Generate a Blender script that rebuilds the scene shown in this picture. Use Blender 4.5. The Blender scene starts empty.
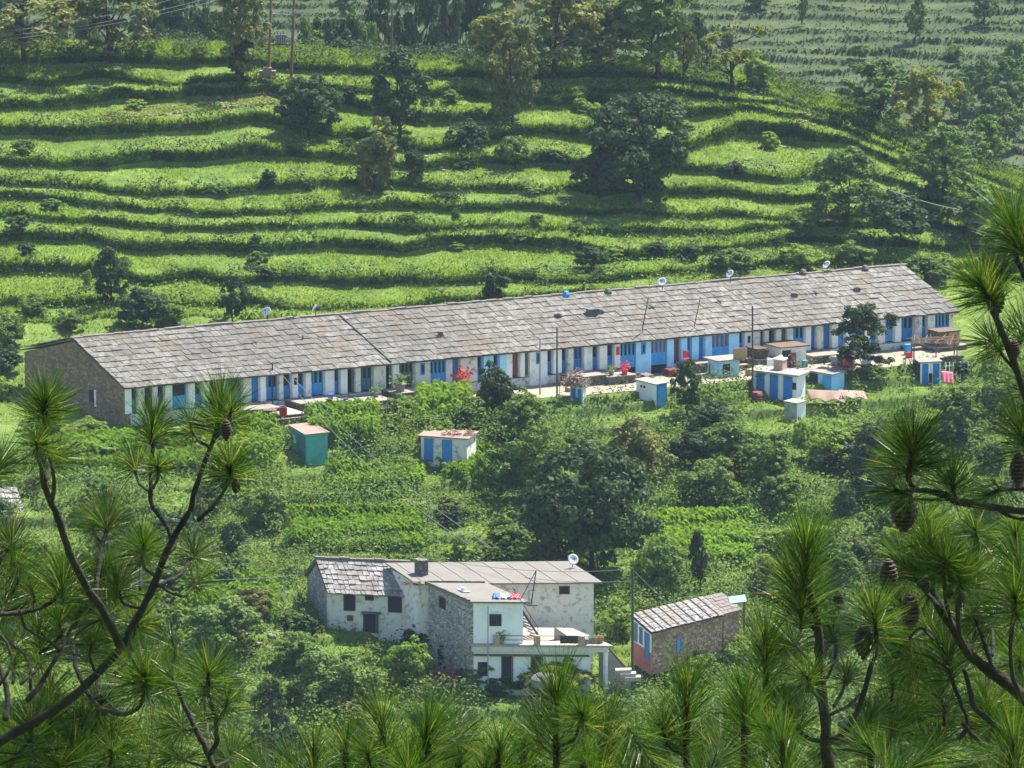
import bpy, math, random
import numpy as np
from mathutils import Vector, Matrix
PI = math.pi
rad = math.radians
scn = bpy.context.scene
COL = scn.collection

# ------------------------------------------------------------------ camera
F = 512.0 / math.tan(rad(5.0))
PITCH = rad(12.33)
CP, SP = math.cos(PITCH), math.sin(PITCH)
CAMZ = 110.0
cam = bpy.data.cameras.new('camera')
cam.sensor_width = 36.0
cam.lens = 18.0 / math.tan(rad(5.0))
cam.clip_start = 0.5
cam.clip_end = 5000
cam.dof.use_dof = True
cam.dof.focus_distance = 480
cam.dof.aperture_fstop = 60.0
camo = bpy.data.objects.new('camera', cam)
COL.objects.link(camo)
camo.location = (0, 0, CAMZ)
camo.rotation_euler = (rad(90) - PITCH, 0, 0)
scn.camera = camo

# ------------------------------------------------------------------ light
SUN_EL, SUN_AZ = rad(60), rad(46)       # azimuth measured from +Y towards +X
w = bpy.data.worlds.new('World')
scn.world = w
w.use_nodes = True
nt = w.node_tree
bg = nt.nodes['Background']
sky = nt.nodes.new('ShaderNodeTexSky')
sky.sky_type = 'NISHITA'
sky.sun_disc = False
sky.sun_elevation = SUN_EL
sky.sun_rotation = SUN_AZ
sky.altitude = 1500
nt.links.new(sky.outputs[0], bg.inputs[0])
bg.inputs[1].default_value = 0.12
sl = bpy.data.lights.new('sun', 'SUN')
sl.energy = 5.0
sl.angle = rad(0.53)
sl.color = (1.0, 0.95, 0.85)
so = bpy.data.objects.new('sun', sl)
COL.objects.link(so)
sdir = Vector((math.sin(SUN_AZ) * math.cos(SUN_EL), math.cos(SUN_AZ) * math.cos(SUN_EL), math.sin(SUN_EL)))
so.rotation_euler = sdir.to_track_quat('Z', 'Y').to_euler()
so.location = (60, 60, 300)
scn.view_settings.view_transform = 'Standard'
scn.view_settings.look = 'None'
scn.view_settings.gamma = 1
scn.view_settings.exposure = 1.36
scn.cycles.max_bounces = 6
scn.cycles.diffuse_bounces = 3
scn.cycles.transmission_bounces = 4
scn.cycles.volume_bounces = 0
scn.cycles.transparent_max_bounces = 8
scn.cycles.use_denoising = True

# ------------------------------------------------------------------ pixel <-> world
def P3(px, py, Y):
    dx = (px - 512) / F
    dy = CP + (384 - py) / F * SP
    dz = -SP + (384 - py) / F * CP
    k = Y / dy
    return Vector((dx * k, Y, CAMZ + dz * k))

def mpp(p):
    return (p[1] * CP - (p[2] - CAMZ) * SP) / F

# value noise
def _h(ix, iy, s):
    n = (ix * 374761393 + iy * 668265263 + s * 1442695041) & 0x7fffffff
    n = ((n ^ (n >> 13)) * 1274126177) & 0x7fffffff
    return ((n ^ (n >> 16)) & 0xffff) / 65535.0
def vnoise(x, y, s=0):
    x = np.asarray(x, float); y = np.asarray(y, float)
    ix = np.floor(x).astype(np.int64); iy = np.floor(y).astype(np.int64)
    fx = x - ix; fy = y - iy
    fx = fx * fx * (3 - 2 * fx); fy = fy * fy * (3 - 2 * fy)
    a = _h(ix, iy, s); b = _h(ix + 1, iy, s); c = _h(ix, iy + 1, s); d = _h(ix + 1, iy + 1, s)
    return (a + (b - a) * fx) * (1 - fy) + (c + (d - c) * fx) * fy
def fbm(x, y, s=0, o=3):
    v = 0; a = 1; t = 0
    for i in range(o):
        v = v + a * vnoise(x * 2 ** i, y * 2 ** i, s + i); t += a; a *= .5
    return v / t

# ------------------------------------------------------------------ node helpers
def nmat(name):
    m = bpy.data.materials.new(name)
    m.use_nodes = True
    n = m.node_tree
    return m, n, n.nodes['Principled BSDF'], n.nodes['Material Output']
def ramp(n, fac, stops):
    r = n.nodes.new('ShaderNodeValToRGB')
    el = r.color_ramp.elements
    while len(el) < len(stops): el.new(0.5)
    for e, (p, c) in zip(el, stops):
        e.position = p; e.color = (c[0], c[1], c[2], 1)
    n.links.new(fac, r.inputs[0])
    return r.outputs[0]
def noise(n, vec, scale, detail=4, rough=.6):
    t = n.nodes.new('ShaderNodeTexNoise')
    t.inputs['Scale'].default_value = scale
    t.inputs['Detail'].default_value = detail
    t.inputs['Roughness'].default_value = rough
    if vec is not None: n.links.new(vec, t.inputs['Vector'])
    return t.outputs['Fac']
def objco(n):
    return n.nodes.new('ShaderNodeTexCoord').outputs['Object']
def mixc(n, fac, a, b, mode='MIX'):
    m = n.nodes.new('ShaderNodeMix'); m.data_type = 'RGBA'; m.blend_type = mode
    for s, v in ((m.inputs[0], fac), (m.inputs[6], a), (m.inputs[7], b)):
        if hasattr(v, 'is_linked') or hasattr(v, 'links'): n.links.new(v, s)
        elif isinstance(v, (int, float)): s.default_value = v
        else: s.default_value = (v[0], v[1], v[2], 1)
    return m.outputs[2]
def bump(n, fac, bsdf, strength=.5, dist=.05):
    b = n.nodes.new('ShaderNodeBump')
    b.inputs['Strength'].default_value = strength
    b.inputs['Distance'].default_value = dist
    n.links.new(fac, b.inputs['Height'])
    n.links.new(b.outputs[0], bsdf.inputs['Normal'])
MATS = {}
def paint(name, c, rough=.7, var=.35, scale=1.5, dirt=(.18, .15, .11), metallic=0):
    """a painted / plain surface with blotchy wear"""
    if name in MATS: return MATS[name]
    m, n, b, o = nmat(name)
    v = objco(n)
    f = noise(n, v, scale, 5, .65)
    dark = tuple(x * (1 - var) + d * var * .6 for x, d in zip(c, dirt))
    lite = tuple(min(1, x * 1.08) for x in c)
    col = ramp(n, f, [(.3, dark), (.48, c), (.75, lite)])
    f2 = noise(n, v, scale * 6, 3, .7)
    col = mixc(n, ramp(n, f2, [(.6, (0, 0, 0)), (.75, (.55, .55, .55))]), col, dirt)
    n.links.new(col, b.inputs['Base Color'])
    b.inputs['Roughness'].default_value = rough
    b.inputs['Metallic'].default_value = metallic
    bump(n, f, b, .15, .02)
    MATS[name] = m
    return m
def stone(name, c1, c2, c3, scale=3.0, mortar=(.12, .1, .08)):
    if name in MATS: return MATS[name]
    m, n, b, o = nmat(name)
    v = objco(n)
    mp = n.nodes.new('ShaderNodeMapping'); mp.inputs['Scale'].default_value = (1, 1, 1.9)
    n.links.new(v, mp.inputs[0])
    vo = n.nodes.new('ShaderNodeTexVoronoi'); vo.inputs['Scale'].default_value = scale
    n.links.new(mp.outputs[0], vo.inputs['Vector'])
    ve = n.nodes.new('ShaderNodeTexVoronoi'); ve.feature = 'DISTANCE_TO_EDGE'; ve.inputs['Scale'].default_value = scale
    n.links.new(mp.outputs[0], ve.inputs['Vector'])
    sep = n.nodes.new('ShaderNodeSeparateColor'); n.links.new(vo.outputs['Color'], sep.inputs[0])
    col = ramp(n, sep.outputs[0], [(0, c1), (.5, c2), (1, c3)])
    col = mixc(n, ramp(n, ve.outputs['Distance'], [(.02, (1, 1, 1)), (.09, (0, 0, 0))]), col, mortar)
    f = noise(n, v, .5, 4)
    col = mixc(n, ramp(n, f, [(.4, (0, 0, 0)), (.7, (.5, .5, .5))]), col, tuple(x * .6 for x in c1))
    n.links.new(col, b.inputs['Base Color'])
    b.inputs['Roughness'].default_value = .9
    bump(n, ve.outputs['Distance'], b, .35, .04)
    MATS[name] = m
    return m
def slate(name, pale, mid, dark, rust=(.25, .14, .08)):
    if name in MATS: return MATS[name]
    m, n, b, o = nmat(name)
    g = n.nodes.new('ShaderNodeNewGeometry')
    v = objco(n)
    col = ramp(n, g.outputs['Random Per Island'], [(0, mid), (.3, pale), (.8, tuple(x * 1.12 for x in pale)), (1, tuple(x * 1.3 for x in pale))])
    big = noise(n, v, .085, 3, .55)
    col = mixc(n, ramp(n, big, [(.42, (0, 0, 0)), (.58, (.6, .6, .6))]), col, tuple(x * .62 for x in mid))
    lime = noise(n, v, .13, 2, .5)
    col = mixc(n, ramp(n, lime, [(.56, (0, 0, 0)), (.64, (.45, .45, .45))]), col, tuple(x * 1.6 for x in pale))
    f = noise(n, v, 1.6, 6, .75)
    col = mixc(n, ramp(n, f, [(.44, (0, 0, 0)), (.58, (.85, .85, .85))]), col, dark)
    st = n.nodes.new('ShaderNodeMapping'); st.inputs['Scale'].default_value = (1.6, .25, .25); n.links.new(v, st.inputs[0])
    f3 = noise(n, st.outputs[0], 1.0, 4, .6)
    col = mixc(n, ramp(n, f3, [(.48, (0, 0, 0)), (.66, (.6, .6, .6))]), col, tuple(x * .8 for x in mid))
    f2 = noise(n, v, .22, 5, .7)
    col = mixc(n, ramp(n, f2, [(.5, (0, 0, 0)), (.66, (.75, .75, .75))]), col, rust)
    n.links.new(col, b.inputs['Base Color'])
    b.inputs['Roughness'].default_value = .75
    b.inputs['Specular IOR Level'].default_value = .35
    MATS[name] = m
    return m
def leafmat(name, cols, trans=.45, tint=(1.25, 1.3, .55), rough=.6, island=True, spec=.15):
    """foliage: reflects and lets light through; colour differs leaf to leaf and plant to plant"""
    if name in MATS: return MATS[name]
    m, n, b, o = nmat(name)
    g = n.nodes.new('ShaderNodeNewGeometry')
    oi = n.nodes.new('ShaderNodeObjectInfo')
    add = n.nodes.new('ShaderNodeMath'); add.operation = 'MULTIPLY_ADD'
    n.links.new(oi.outputs['Random'], add.inputs[0]); add.inputs[1].default_value = .4
    mu = n.nodes.new('ShaderNodeMath'); mu.operation = 'MULTIPLY'
    n.links.new(g.outputs['Random Per Island'], mu.inputs[0]); mu.inputs[1].default_value = .6
    n.links.new(mu.outputs[0], add.inputs[2])
    k = len(cols) - 1
    col = ramp(n, add.outputs[0], [(i / k, c) for i, c in enumerate(cols)])
    # broad patches over the ground
    f = noise(n, g.outputs['Position'], .12, 3)
    col = mixc(n, ramp(n, f, [(.35, (0, 0, 0)), (.65, (.5, .5, .5))]), col, mixc(n, 1.0, col, (1.15, .95, .6), 'MULTIPLY'))
    n.links.new(col, b.inputs['Base Color'])
    b.inputs['Roughness'].default_value = rough
    b.inputs['Specular IOR Level'].default_value = spec
    t = n.nodes.new('ShaderNodeBsdfTranslucent')
    n.links.new(mixc(n, 1.0, col, tint, 'MULTIPLY'), t.inputs[0])
    mx = n.nodes.new('ShaderNodeMixShader'); mx.inputs[0].default_value = trans
    n.links.new(b.outputs[0], mx.inputs[1]); n.links.new(t.outputs[0], mx.inputs[2])
    n.links.new(mx.outputs[0], o.inputs[0])
    MATS[name] = m
    return m

# ------------------------------------------------------------------ object helpers
def tag(o, label=None, cat=None, group=None, kind=None):
    if label: o['label'] = label
    if cat: o['category'] = cat
    if group: o['group'] = group
    if kind: o['kind'] = kind
    return o
def thing(name, label, cat, loc=(0, 0, 0), rotz=0, group=None):
    o = bpy.data.objects.new(name, None)
    o.empty_display_size = .3
    COL.objects.link(o)
    o.location = loc; o.rotation_euler = (0, 0, rotz)
    return tag(o, label, cat, group)
def mesh_np(name, V, faces_flat, sizes, mat, smooth=False):
    me = bpy.data.meshes.new(name)
    V = np.ascontiguousarray(V, dtype=np.float32)
    me.vertices.add(len(V)); me.vertices.foreach_set('co', V.ravel())
    fl = np.ascontiguousarray(faces_flat, dtype=np.int32)
    me.loops.add(len(fl)); me.loops.foreach_set('vertex_index', fl)
    sizes = np.asarray(sizes, dtype=np.int32)
    st = np.zeros(len(sizes), dtype=np.int32); st[1:] = np.cumsum(sizes)[:-1]
    me.polygons.add(len(sizes)); me.polygons.foreach_set('loop_start', st)
    me.polygons.foreach_set('use_smooth', np.full(len(sizes), bool(smooth)))
    me.update(calc_edges=True)
    if mat is not None: me.materials.append(mat)
    return me
def link(name, me, parent=None, loc=(0, 0, 0)):
    o = bpy.data.objects.new(name, me)
    COL.objects.link(o)
    if parent: o.parent = parent
    o.location = loc
    return o
class MB:
    def __init__(s): s.v = []; s.f = []
    def box(s, o, a, b, c):
        """box spanned by vectors a, b, c from corner o"""
        o, a, b, c = Vector(o), Vector(a), Vector(b), Vector(c)
        k = len(s.v)
        s.v += [o, o + a, o + a + b, o + b, o + c, o + a + c, o + a + b + c, o + b + c]
        fs = [(0, 3, 2, 1), (4, 5, 6, 7), (0, 1, 5, 4), (1, 2, 6, 5), (2, 3, 7, 6), (3, 0, 4, 7)]
        if a.cross(b).dot(c) < 0: fs = [f[::-1] for f in fs]
        s.f += [tuple(k + i for i in f) for f in fs]
        return s
    def poly(s, pts):
        k = len(s.v); s.v += [Vector(p) for p in pts]; s.f.append(tuple(range(k, k + len(pts)))); return s
    def prism(s, pts, d):
        k = len(s.v); n = len(pts); d = Vector(d)
        s.v += [Vector(p) for p in pts] + [Vector(p) + d for p in pts]
        s.f.append(tuple(range(k, k + n))[::-1]); s.f.append(tuple(range(k + n, k + 2 * n)))
        for i in range(n):
            j = (i + 1) % n
            s.f.append((k + i, k + j, k + n + j, k + n + i))
        return s
    def tube(s, pts, r, n=6, cap=True):
        pts = [Vector(p) for p in pts]
        if not hasattr(r, '__len__'): r = [r] * len(pts)
        k = len(s.v)
        ref = Vector((0, 0, 1))
        for i, p in enumerate(pts):
            d = (pts[min(i + 1, len(pts) - 1)] - pts[max(i - 1, 0)]).normalized()
            a = d.cross(ref)
            if a.length < .05: a = d.cross(Vector((1, 0, 0)))
            a.normalize(); b = d.cross(a)
            for j in range(n):
                t = 2 * PI * j / n
                s.v.append(p + (a * math.cos(t) + b * math.sin(t)) * r[i])
        for i in range(len(pts) - 1):
            for j in range(n):
                q = (j + 1) % n
                s.f.append((k + i * n + j, k + i * n + q, k + (i + 1) * n + q, k + (i + 1) * n + j))
        if cap:
            s.f.append(tuple(k + j for j in range(n))[::-1])
            s.f.append(tuple(k + (len(pts) - 1) * n + j for j in range(n)))
        return s
    def lathe(s, c, prof, n=14):
        c = Vector(c)
        pts = [c + Vector((0, 0, z)) for r, z in prof]
        k = len(s.v)
        for (r, z) in prof:
            for j in range(n):
                t = 2 * PI * j / n
                s.v.append(c + Vector((math.cos(t) * r, math.sin(t) * r, z)))
        for i in range(len(prof) - 1):
            for j in range(n):
                q = (j + 1) % n
                s.f.append((k + i * n + j, k + i * n + q, k + (i + 1) * n + q, k + (i + 1) * n + j))
        s.f.append(tuple(k + j for j in range(n))[::-1])
        s.f.append(tuple(k + (len(prof) - 1) * n + j for j in range(n)))
        return s
    def mesh(s, name, mat, off=(0, 0, 0), smooth=False):
        off = Vector(off)
        V = np.array([tuple(v - off) for v in s.v])
        return mesh_np(name, V, [i for f in s.f for i in f], [len(f) for f in s.f], mat, smooth)
    def build(s, name, mat, parent=None, smooth=False):
        """vertices are world coordinates; the parent is unrotated"""
        if not s.v: return None
        if parent is not None:
            off = Vector(parent.location); q = parent.parent
            while q is not None: off += q.location; q = q.parent
            return link(name, s.mesh(name, mat, off, smooth), parent)
        c = s.v[0].copy()
        return link(name, s.mesh(name, mat, c, smooth), None, c)
    def local(s, name, mat, parent=None, smooth=False):
        return link(name, s.mesh(name, mat, (0, 0, 0), smooth), parent)

# ------------------------------------------------------------------ TERRAIN
cpx = np.concatenate([np.arange(-1500, -250, 50), np.arange(-250, 1290, 3.3), np.arange(1300, 2600, 50)])
CC = (cpx - 512) / (F * CP)
def to_px(c, py): return 512 + F * c * (CP + (384 - py) / F * SP)
def zrow(c, py, Y):
    return CAMZ + Y * (-SP + (384 - py) / F * CP) / (CP + (384 - py) / F * SP)
ROWY, ROWZ, ROWK = [], [], []
def addrow(Y, Z, kind):
    Y = np.broadcast_to(np.asarray(Y, float), CC.shape).copy()
    Z = np.broadcast_to(np.asarray(Z, float), CC.shape).copy()
    if ROWY: Y = np.maximum(Y, ROWY[-1] + .02)
    ROWY.append(Y); ROWZ.append(Z); ROWK.append(kind)
def curve(pts):
    xs = np.array([p[0] for p in pts], float); ys = np.array([p[1] for p in pts], float)
    return lambda x: np.interp(x, xs, ys)
def img_line(pyf, Df):
    """a line given by what height in the picture each column reaches and how far away it runs"""
    px = cpx.copy(); py = pyf(px)
    for _ in range(3):
        px = to_px(CC, py); py = pyf(px)
    Y = Df(px, py)
    return px, py, Y, zrow(CC, py, Y)

clampx = lambda px: np.clip(px, -150, 1180)
base_py = lambda px: 423 - (clampx(px) - 125) * .0945
base_D = lambda px: 468 + (clampx(px) - 125) * .0399
edge_py = lambda px: base_py(px) + 17.5
edge_D = lambda px: base_D(px) - 7.0
D640 = lambda px: 424 + .0146 * clampx(px)
def D_low(px, py):
    return edge_D(px) + (D640(px) - edge_D(px)) * (py - edge_py(px)) / (640 - edge_py(px))
def D_up(px, py):
    return 497 + .023 * clampx(px) + .225 * (303 - py)
def terraces(lips, a=.12, riser=.3, jit=.35, seed=0, kind='up', last=None):
    """lips: list of (Y, Z) arrays from near to far"""
    L = []
    for i, (Y, Z) in enumerate(lips):
        xw = CC * Y
        Y = Y + (fbm(xw * .35, i * 7.3 + xw * 0, seed + i, 3) - .5) * 2 * jit
        if L: Y = np.maximum(Y, L[-1][0] + .12)
        L.append((Y, Z))
    for i in range(len(L) - 1):
        Y0, Z0 = L[i]; Y1, Z1 = L[i + 1]
        gap = Y1 - Y0
        rz = np.minimum(riser + .25 * fbm(CC * Y0 * .8, Y0 * 0 + i, seed + 40 + i, 2), gap * .4)
        zt = Z0 + a * (Z1 - Z0)
        for t in (0, .12, .3, .55, .8, 1.0):
            Y = Y0 + t * (gap - rz)
            Z = Z0 + t * (zt - Z0) + (fbm(CC * Y * .5, Y * .5, seed + 90, 3) - .5) * .22 * (1 if 0 < t < 1 else .4)
            addrow(Y, Z, kind + ('_lip' if t == 0 else '_tread'))
        for t in (.35, .75):
            Y = Y1 - rz + t * rz * .9
            Z = zt + (Z1 - zt) * t
            addrow(Y + (fbm(CC * Y * 1.5, Y * 0 + t * 9 + i, seed + 60, 2) - .5) * .15, Z, kind + '_riser')
    addrow(L[-1][0], L[-1][1], kind + '_lip')

# foreground slope under the camera, down to the valley floor
for y in (-30, -12, -4, 0, 4, 10, 18, 26, 34, 42, 52, 65, 85, 110, 140, 170, 200, 230, 255):
    xw = CC * max(y, 250)
    addrow(y, 108.2 - .42 * y + (fbm(xw * .15, xw * 0 + y * .15, 3) - .5) * .8 * min(1, max(0, abs(y) / 6)), 'near')
addrow(300, -9 + (fbm(CC * 300 * .05, CC * 0, 5) - .5) * 3, 'near')
addrow(340, -14 + (fbm(CC * 340 * .05, CC * 0 + 4, 5) - .5) * 2, 'near')
# lower slope
lows = [860, 820, 785, 752, 722, 694, 668, 645, 622, 600, 578, 556, 533, 511, 490, 470]
lips = []
for i, p in enumerate(lows):
    def f(px, p=p, i=i):
        e = edge_py(px)
        t = (860 - p) / (860 - 452)
        q = 860 + (e + 12 - 860) * t
        return q + (fbm(px * .006, px * 0 + i * 3.1, 11 + i, 3) - .5) * 20
    px, py, Y, Z = img_line(f, D_low)
    lips.append((Y, Z))
px, py, Y, Z = img_line(lambda px: edge_py(px) + 9, D_low)
lips.append((Y, Z))
terraces(lips, a=.14, riser=.4, jit=.5, seed=100, kind='low')
# yard in front of the long house, bench under it
pxE, pyE, YE, ZE = img_line(edge_py, lambda px, py: edge_D(px))
ZB = 4.05 + 0 * YE
addrow(YE - .25, ZE * 0 + 3.0, 'yard_wall')
addrow(YE, ZB, 'yard')
pxb, pyb, YB, ZBb = img_line(base_py, lambda px, py: base_D(px))
for t in (.3, .65, 1.0):
    addrow(YE + (YB - YE) * t, ZB + .05 * t + (fbm(CC * YE, CC * 0 + t * 5, 8) - .5) * .08, 'yard')
addrow(YB + 6, ZB + .1, 'bench')
addrow(YB + 14, ZB + .25, 'bench')
# upper slope: terrace edges followed from the photograph, from near to far
crest = curve([(-400, 62), (0, 58), (150, 58), (250, 58), (300, 64), (420, 72), (540, 74), (600, 72), (680, 76), (760, 90), (850, 118), (930, 152), (1024, 192), (1200, 250)])
up = [
 [(0, 322), (150, 320), (330, 318), (700, 296), (1024, 282)],
 [(0, 300), (180, 302), (250, 303), (335, 306), (480, 298), (700, 284), (850, 272), (950, 278), (1024, 276)],
 [(0, 263), (85, 266), (140, 273), (240, 277), (340, 276), (440, 278), (500, 276), (600, 278), (690, 268), (800, 258), (900, 262), (1024, 264)],
 [(0, 235), (85, 235), (120, 243), (220, 246), (340, 240), (400, 247), (430, 240), (560, 238), (615, 249), (700, 250), (760, 240), (805, 240), (900, 240), (1024, 250)],
 [(0, 213), (120, 222), (240, 226), (340, 224), (480, 222), (600, 226), (700, 228), (800, 222), (900, 222), (1024, 236)],
 [(0, 194), (55, 195), (110, 203), (190, 207), (250, 212), (300, 207), (340, 203), (430, 205), (525, 203), (600, 210), (674, 212), (740, 210), (780, 219), (900, 206), (1024, 226)],
 [(0, 181), (60, 186), (140, 190), (200, 189), (260, 182), (350, 180), (440, 184), (540, 188), (620, 186), (680, 190), (740, 188), (790, 195), (870, 190), (1024, 218)],
 [(0, 158), (50, 164), (100, 158), (150, 152), (200, 150), (290, 147), (350, 157), (420, 162), (483, 155), (540, 157), (610, 165), (680, 163), (715, 165), (785, 175), (850, 166), (930, 186), (1024, 212)],
 [(0, 128), (60, 129), (110, 128), (180, 127), (230, 120), (270, 114), (340, 132), (430, 145), (470, 140), (525, 128), (590, 130), (640, 140), (690, 140), (740, 121), (790, 122), (850, 142), (930, 172), (1024, 206)],
 [(0, 104), (90, 98), (123, 90), (180, 88), (270, 85), (350, 96), (430, 112), (500, 112), (538, 99), (600, 97), (655, 99), (690, 110), (740, 106), (800, 112), (850, 128), (930, 163), (1024, 200)],
 [(0, 76), (100, 77), (125, 79), (250, 78), (350, 86), (430, 92), (540, 90), (655, 90), (700, 95), (780, 103), (850, 124), (930, 158), (1024, 196)],
]
lips = []
for i, pts in enumerate(up):
    c = curve(pts)
    k = len(up) - i
    def f(px, c=c, k=k, i=i):
        wob = (fbm(px * .02, px * 0 + i * 5.7, 31 + i, 3) - .5) * 13
        return np.maximum(c(px) + wob, crest(px) + 3.0 * k)
    px, py, Y, Z = img_line(f, D_up)
    lips.append((Y, Z))
px, py, Yc, Zc = img_line(crest, D_up)
lips.append((Yc, Zc))
terraces(lips, a=.36, riser=.4, jit=.9, seed=200, kind='up')
addrow(Yc + 8, Zc + .2, 'crest')
addrow(Yc + 18, Zc - 1.5, 'crest')
addrow(Yc + 45, Zc - 12, 'gully')
addrow(700 + 0 * Yc, -24 + (fbm(CC * 700 * .02, CC * 0, 15) - .5) * 6, 'gully')
# far hillside
flips = []
def D_far(px, py): return 742 + (150 - py) * .45 + 10 * (fbm(px * .004, py * .006, 71, 2) - .5)
p = 175
i = 0
while p > -560:
    def f(px, p=p, i=i): return p + (px - 512) * .022 + (fbm(px * .009, px * 0 + i * 2.3, 50 + i, 3) - .5) * 16
    px, py, Y, Z = img_line(f, D_far)
    flips.append((Y, Z))
    p -= 11 if p > -60 else 30
    i += 1
terraces(flips, a=.3, riser=.8, jit=1.2, seed=300, kind='far')

RY = np.array(ROWY); RZ = np.array(ROWZ)
NR, NC = RY.shape
RX = CC[None, :] * np.maximum(RY, 250)
def ground_z(x, y):
    c = x / max(y, 250)
    j = int(np.clip(np.searchsorted(CC, c) - 1, 0, NC - 2))
    t = min(1, max(0, (c - CC[j]) / (CC[j + 1] - CC[j])))
    return float(np.interp(y, RY[:, j], RZ[:, j]) * (1 - t) + np.interp(y, RY[:, j + 1], RZ[:, j + 1]) * t)
def at(px, py, ymin=350):
    """where the line of sight through a picture point meets the ground"""
    for yy in np.arange(ymin, 1000, 1.0):
        p = P3(px, py, yy)
        if p.z < ground_z(p.x, p.y):
            lo, hi = yy - 1.0, yy
            for _ in range(8):
                m = (lo + hi) / 2; q = P3(px, py, m)
                if q.z < ground_z(q.x, q.y): hi = m
                else: lo = m
            return P3(px, py, hi)
    return P3(px, py, 1000)
V = np.stack([RX, RY, RZ], -1).reshape(-1, 3)
ii, jj = np.meshgrid(np.arange(NR - 1), np.arange(NC - 1), indexing='ij')
a = (ii * NC + jj).ravel()
quads = np.stack([a, a + 1, a + NC + 1, a + NC], 1)
m, n, b, o = nmat('hillside_soil_and_grass')
g = n.nodes.new('ShaderNodeNewGeometry')
pos = g.outputs['Position']
f1 = noise(n, pos, .35, 5, .7)
col = ramp(n, f1, [(.3, (.05, .085, .02)), (.5, (.10, .165, .03)), (.7, (.17, .22, .05))])
f2 = noise(n, pos, 1.9, 5, .75)
col = mixc(n, ramp(n, f2, [(.5, (0, 0, 0)), (.68, (.7, .7, .7))]), col, (.10, .085, .045))
n.links.new(col, b.inputs['Base Color'])
b.inputs['Roughness'].default_value = .95
b.inputs['Specular IOR Level'].default_value = .1
bump(n, f1, b, .5, .3)
ground_mat = m
me = mesh_np('ground', V, quads.ravel(), np.full(len(quads), 4), m, True)
m, n, b, o = nmat('far_hillside_scrub')
g = n.nodes.new('ShaderNodeNewGeometry')
f1 = noise(n, g.outputs['Position'], .25, 5, .7)
n.links.new(ramp(n, f1, [(.3, (.028, .045, .022)), (.5, (.052, .075, .03)), (.72, (.095, .105, .045))]), b.inputs['Base Color'])
b.inputs['Roughness'].default_value = .95; b.inputs['Specular IOR Level'].default_value = .1
me.materials.append(m)
mi = np.zeros(len(quads), dtype=np.int32)
mi[np.isin(ii.ravel(), [i for i in range(NR - 1) if ROWK[i].startswith('far') or ROWK[i] == 'gully'])] = 1
me.polygons.foreach_set('material_index', mi)
tag(link('ground', me), kind='structure')

# ------------------------------------------------------------------ numpy foliage builders
rng = np.random.default_rng(7)
def unit(v): return v / np.maximum(np.linalg.norm(v, axis=1, keepdims=True), 1e-6)
def leaf_arrays(P, Nrm, size, aspect=.55, rng=rng, up=None):
    """a four-cornered leaf at every point"""
    N = len(P)
    r = rng.normal(size=(N, 3)) if up is None else up
    A = unit(np.cross(Nrm, r)); B = unit(np.cross(A, Nrm))
    s = np.asarray(size).reshape(-1, 1)
    v0 = P - B * s; v1 = P + A * s * aspect - B * s * .1; v2 = P + B * s; v3 = P - A * s * aspect - B * s * .1
    V = np.stack([v0, v1, v2, v3], 1).reshape(-1, 3)
    return V
def blade_arrays(P, D, h, wd, rng=rng):
    """thin upright blades, two faces each: base, bend and tip"""
    N = len(P)
    side = unit(np.cross(D, rng.normal(size=(N, 3))))
    h = np.asarray(h).reshape(-1, 1); wd = np.asarray(wd).reshape(-1, 1)
    lean = rng.normal(size=(N, 3)) * .25; lean[:, 2] = -.15
    mid = P + D * h * .55
    tip = P + D * h + lean * h
    V = np.stack([P - side * wd * .5, P + side * wd * .5, mid + side * wd * .4, tip, mid - side * wd * .4], 1).reshape(-1, 3)
    return V
def blade_mesh(name, V, mat):
    n = len(V) // 5
    k = np.arange(n) * 5
    fl = np.stack([k, k + 1, k + 2, k + 3, k + 4], 1).ravel()
    return mesh_np(name, V, fl, np.full(n, 5), mat)
def leaf_mesh(name, V, mat):
    n = len(V) // 4
    return mesh_np(name, V, np.arange(n * 4), np.full(n, 4), mat)

# colour families
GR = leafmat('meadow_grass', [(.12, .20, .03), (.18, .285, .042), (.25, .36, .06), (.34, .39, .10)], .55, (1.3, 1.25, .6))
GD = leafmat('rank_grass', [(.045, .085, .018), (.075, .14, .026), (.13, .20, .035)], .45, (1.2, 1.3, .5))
LM = {
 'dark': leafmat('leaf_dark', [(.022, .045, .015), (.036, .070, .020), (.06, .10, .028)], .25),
 'mid': leafmat('leaf_mid', [(.05, .10, .02), (.09, .16, .028), (.16, .23, .045)], .3),
 'lite': leafmat('leaf_light', [(.11, .19, .028), (.17, .27, .04), (.26, .36, .06)], .4),
 'olive': leafmat('leaf_olive', [(.08, .105, .03), (.13, .155, .042), (.22, .235, .065)], .3),
 'yellow': leafmat('leaf_yellow', [(.10, .13, .025), (.18, .21, .035), (.28, .29, .055)], .4),
 'pine': leafmat('leaf_hazy_pine', [(.03, .05, .02), (.045, .07, .026), (.07, .095, .03)], .3),
}
m, n, b, o = nmat('bark')
v = objco(n); f = noise(n, v, 6, 5, .7)
n.links.new(ramp(n, f, [(.35, (.010, .007, .005)), (.6, (.032, .023, .017)), (.8, (.07, .052, .04))]), b.inputs['Base Color'])
b.inputs['Roughness'].default_value = .95
bump(n, f, b, .8, .05)
BARK = m

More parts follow.
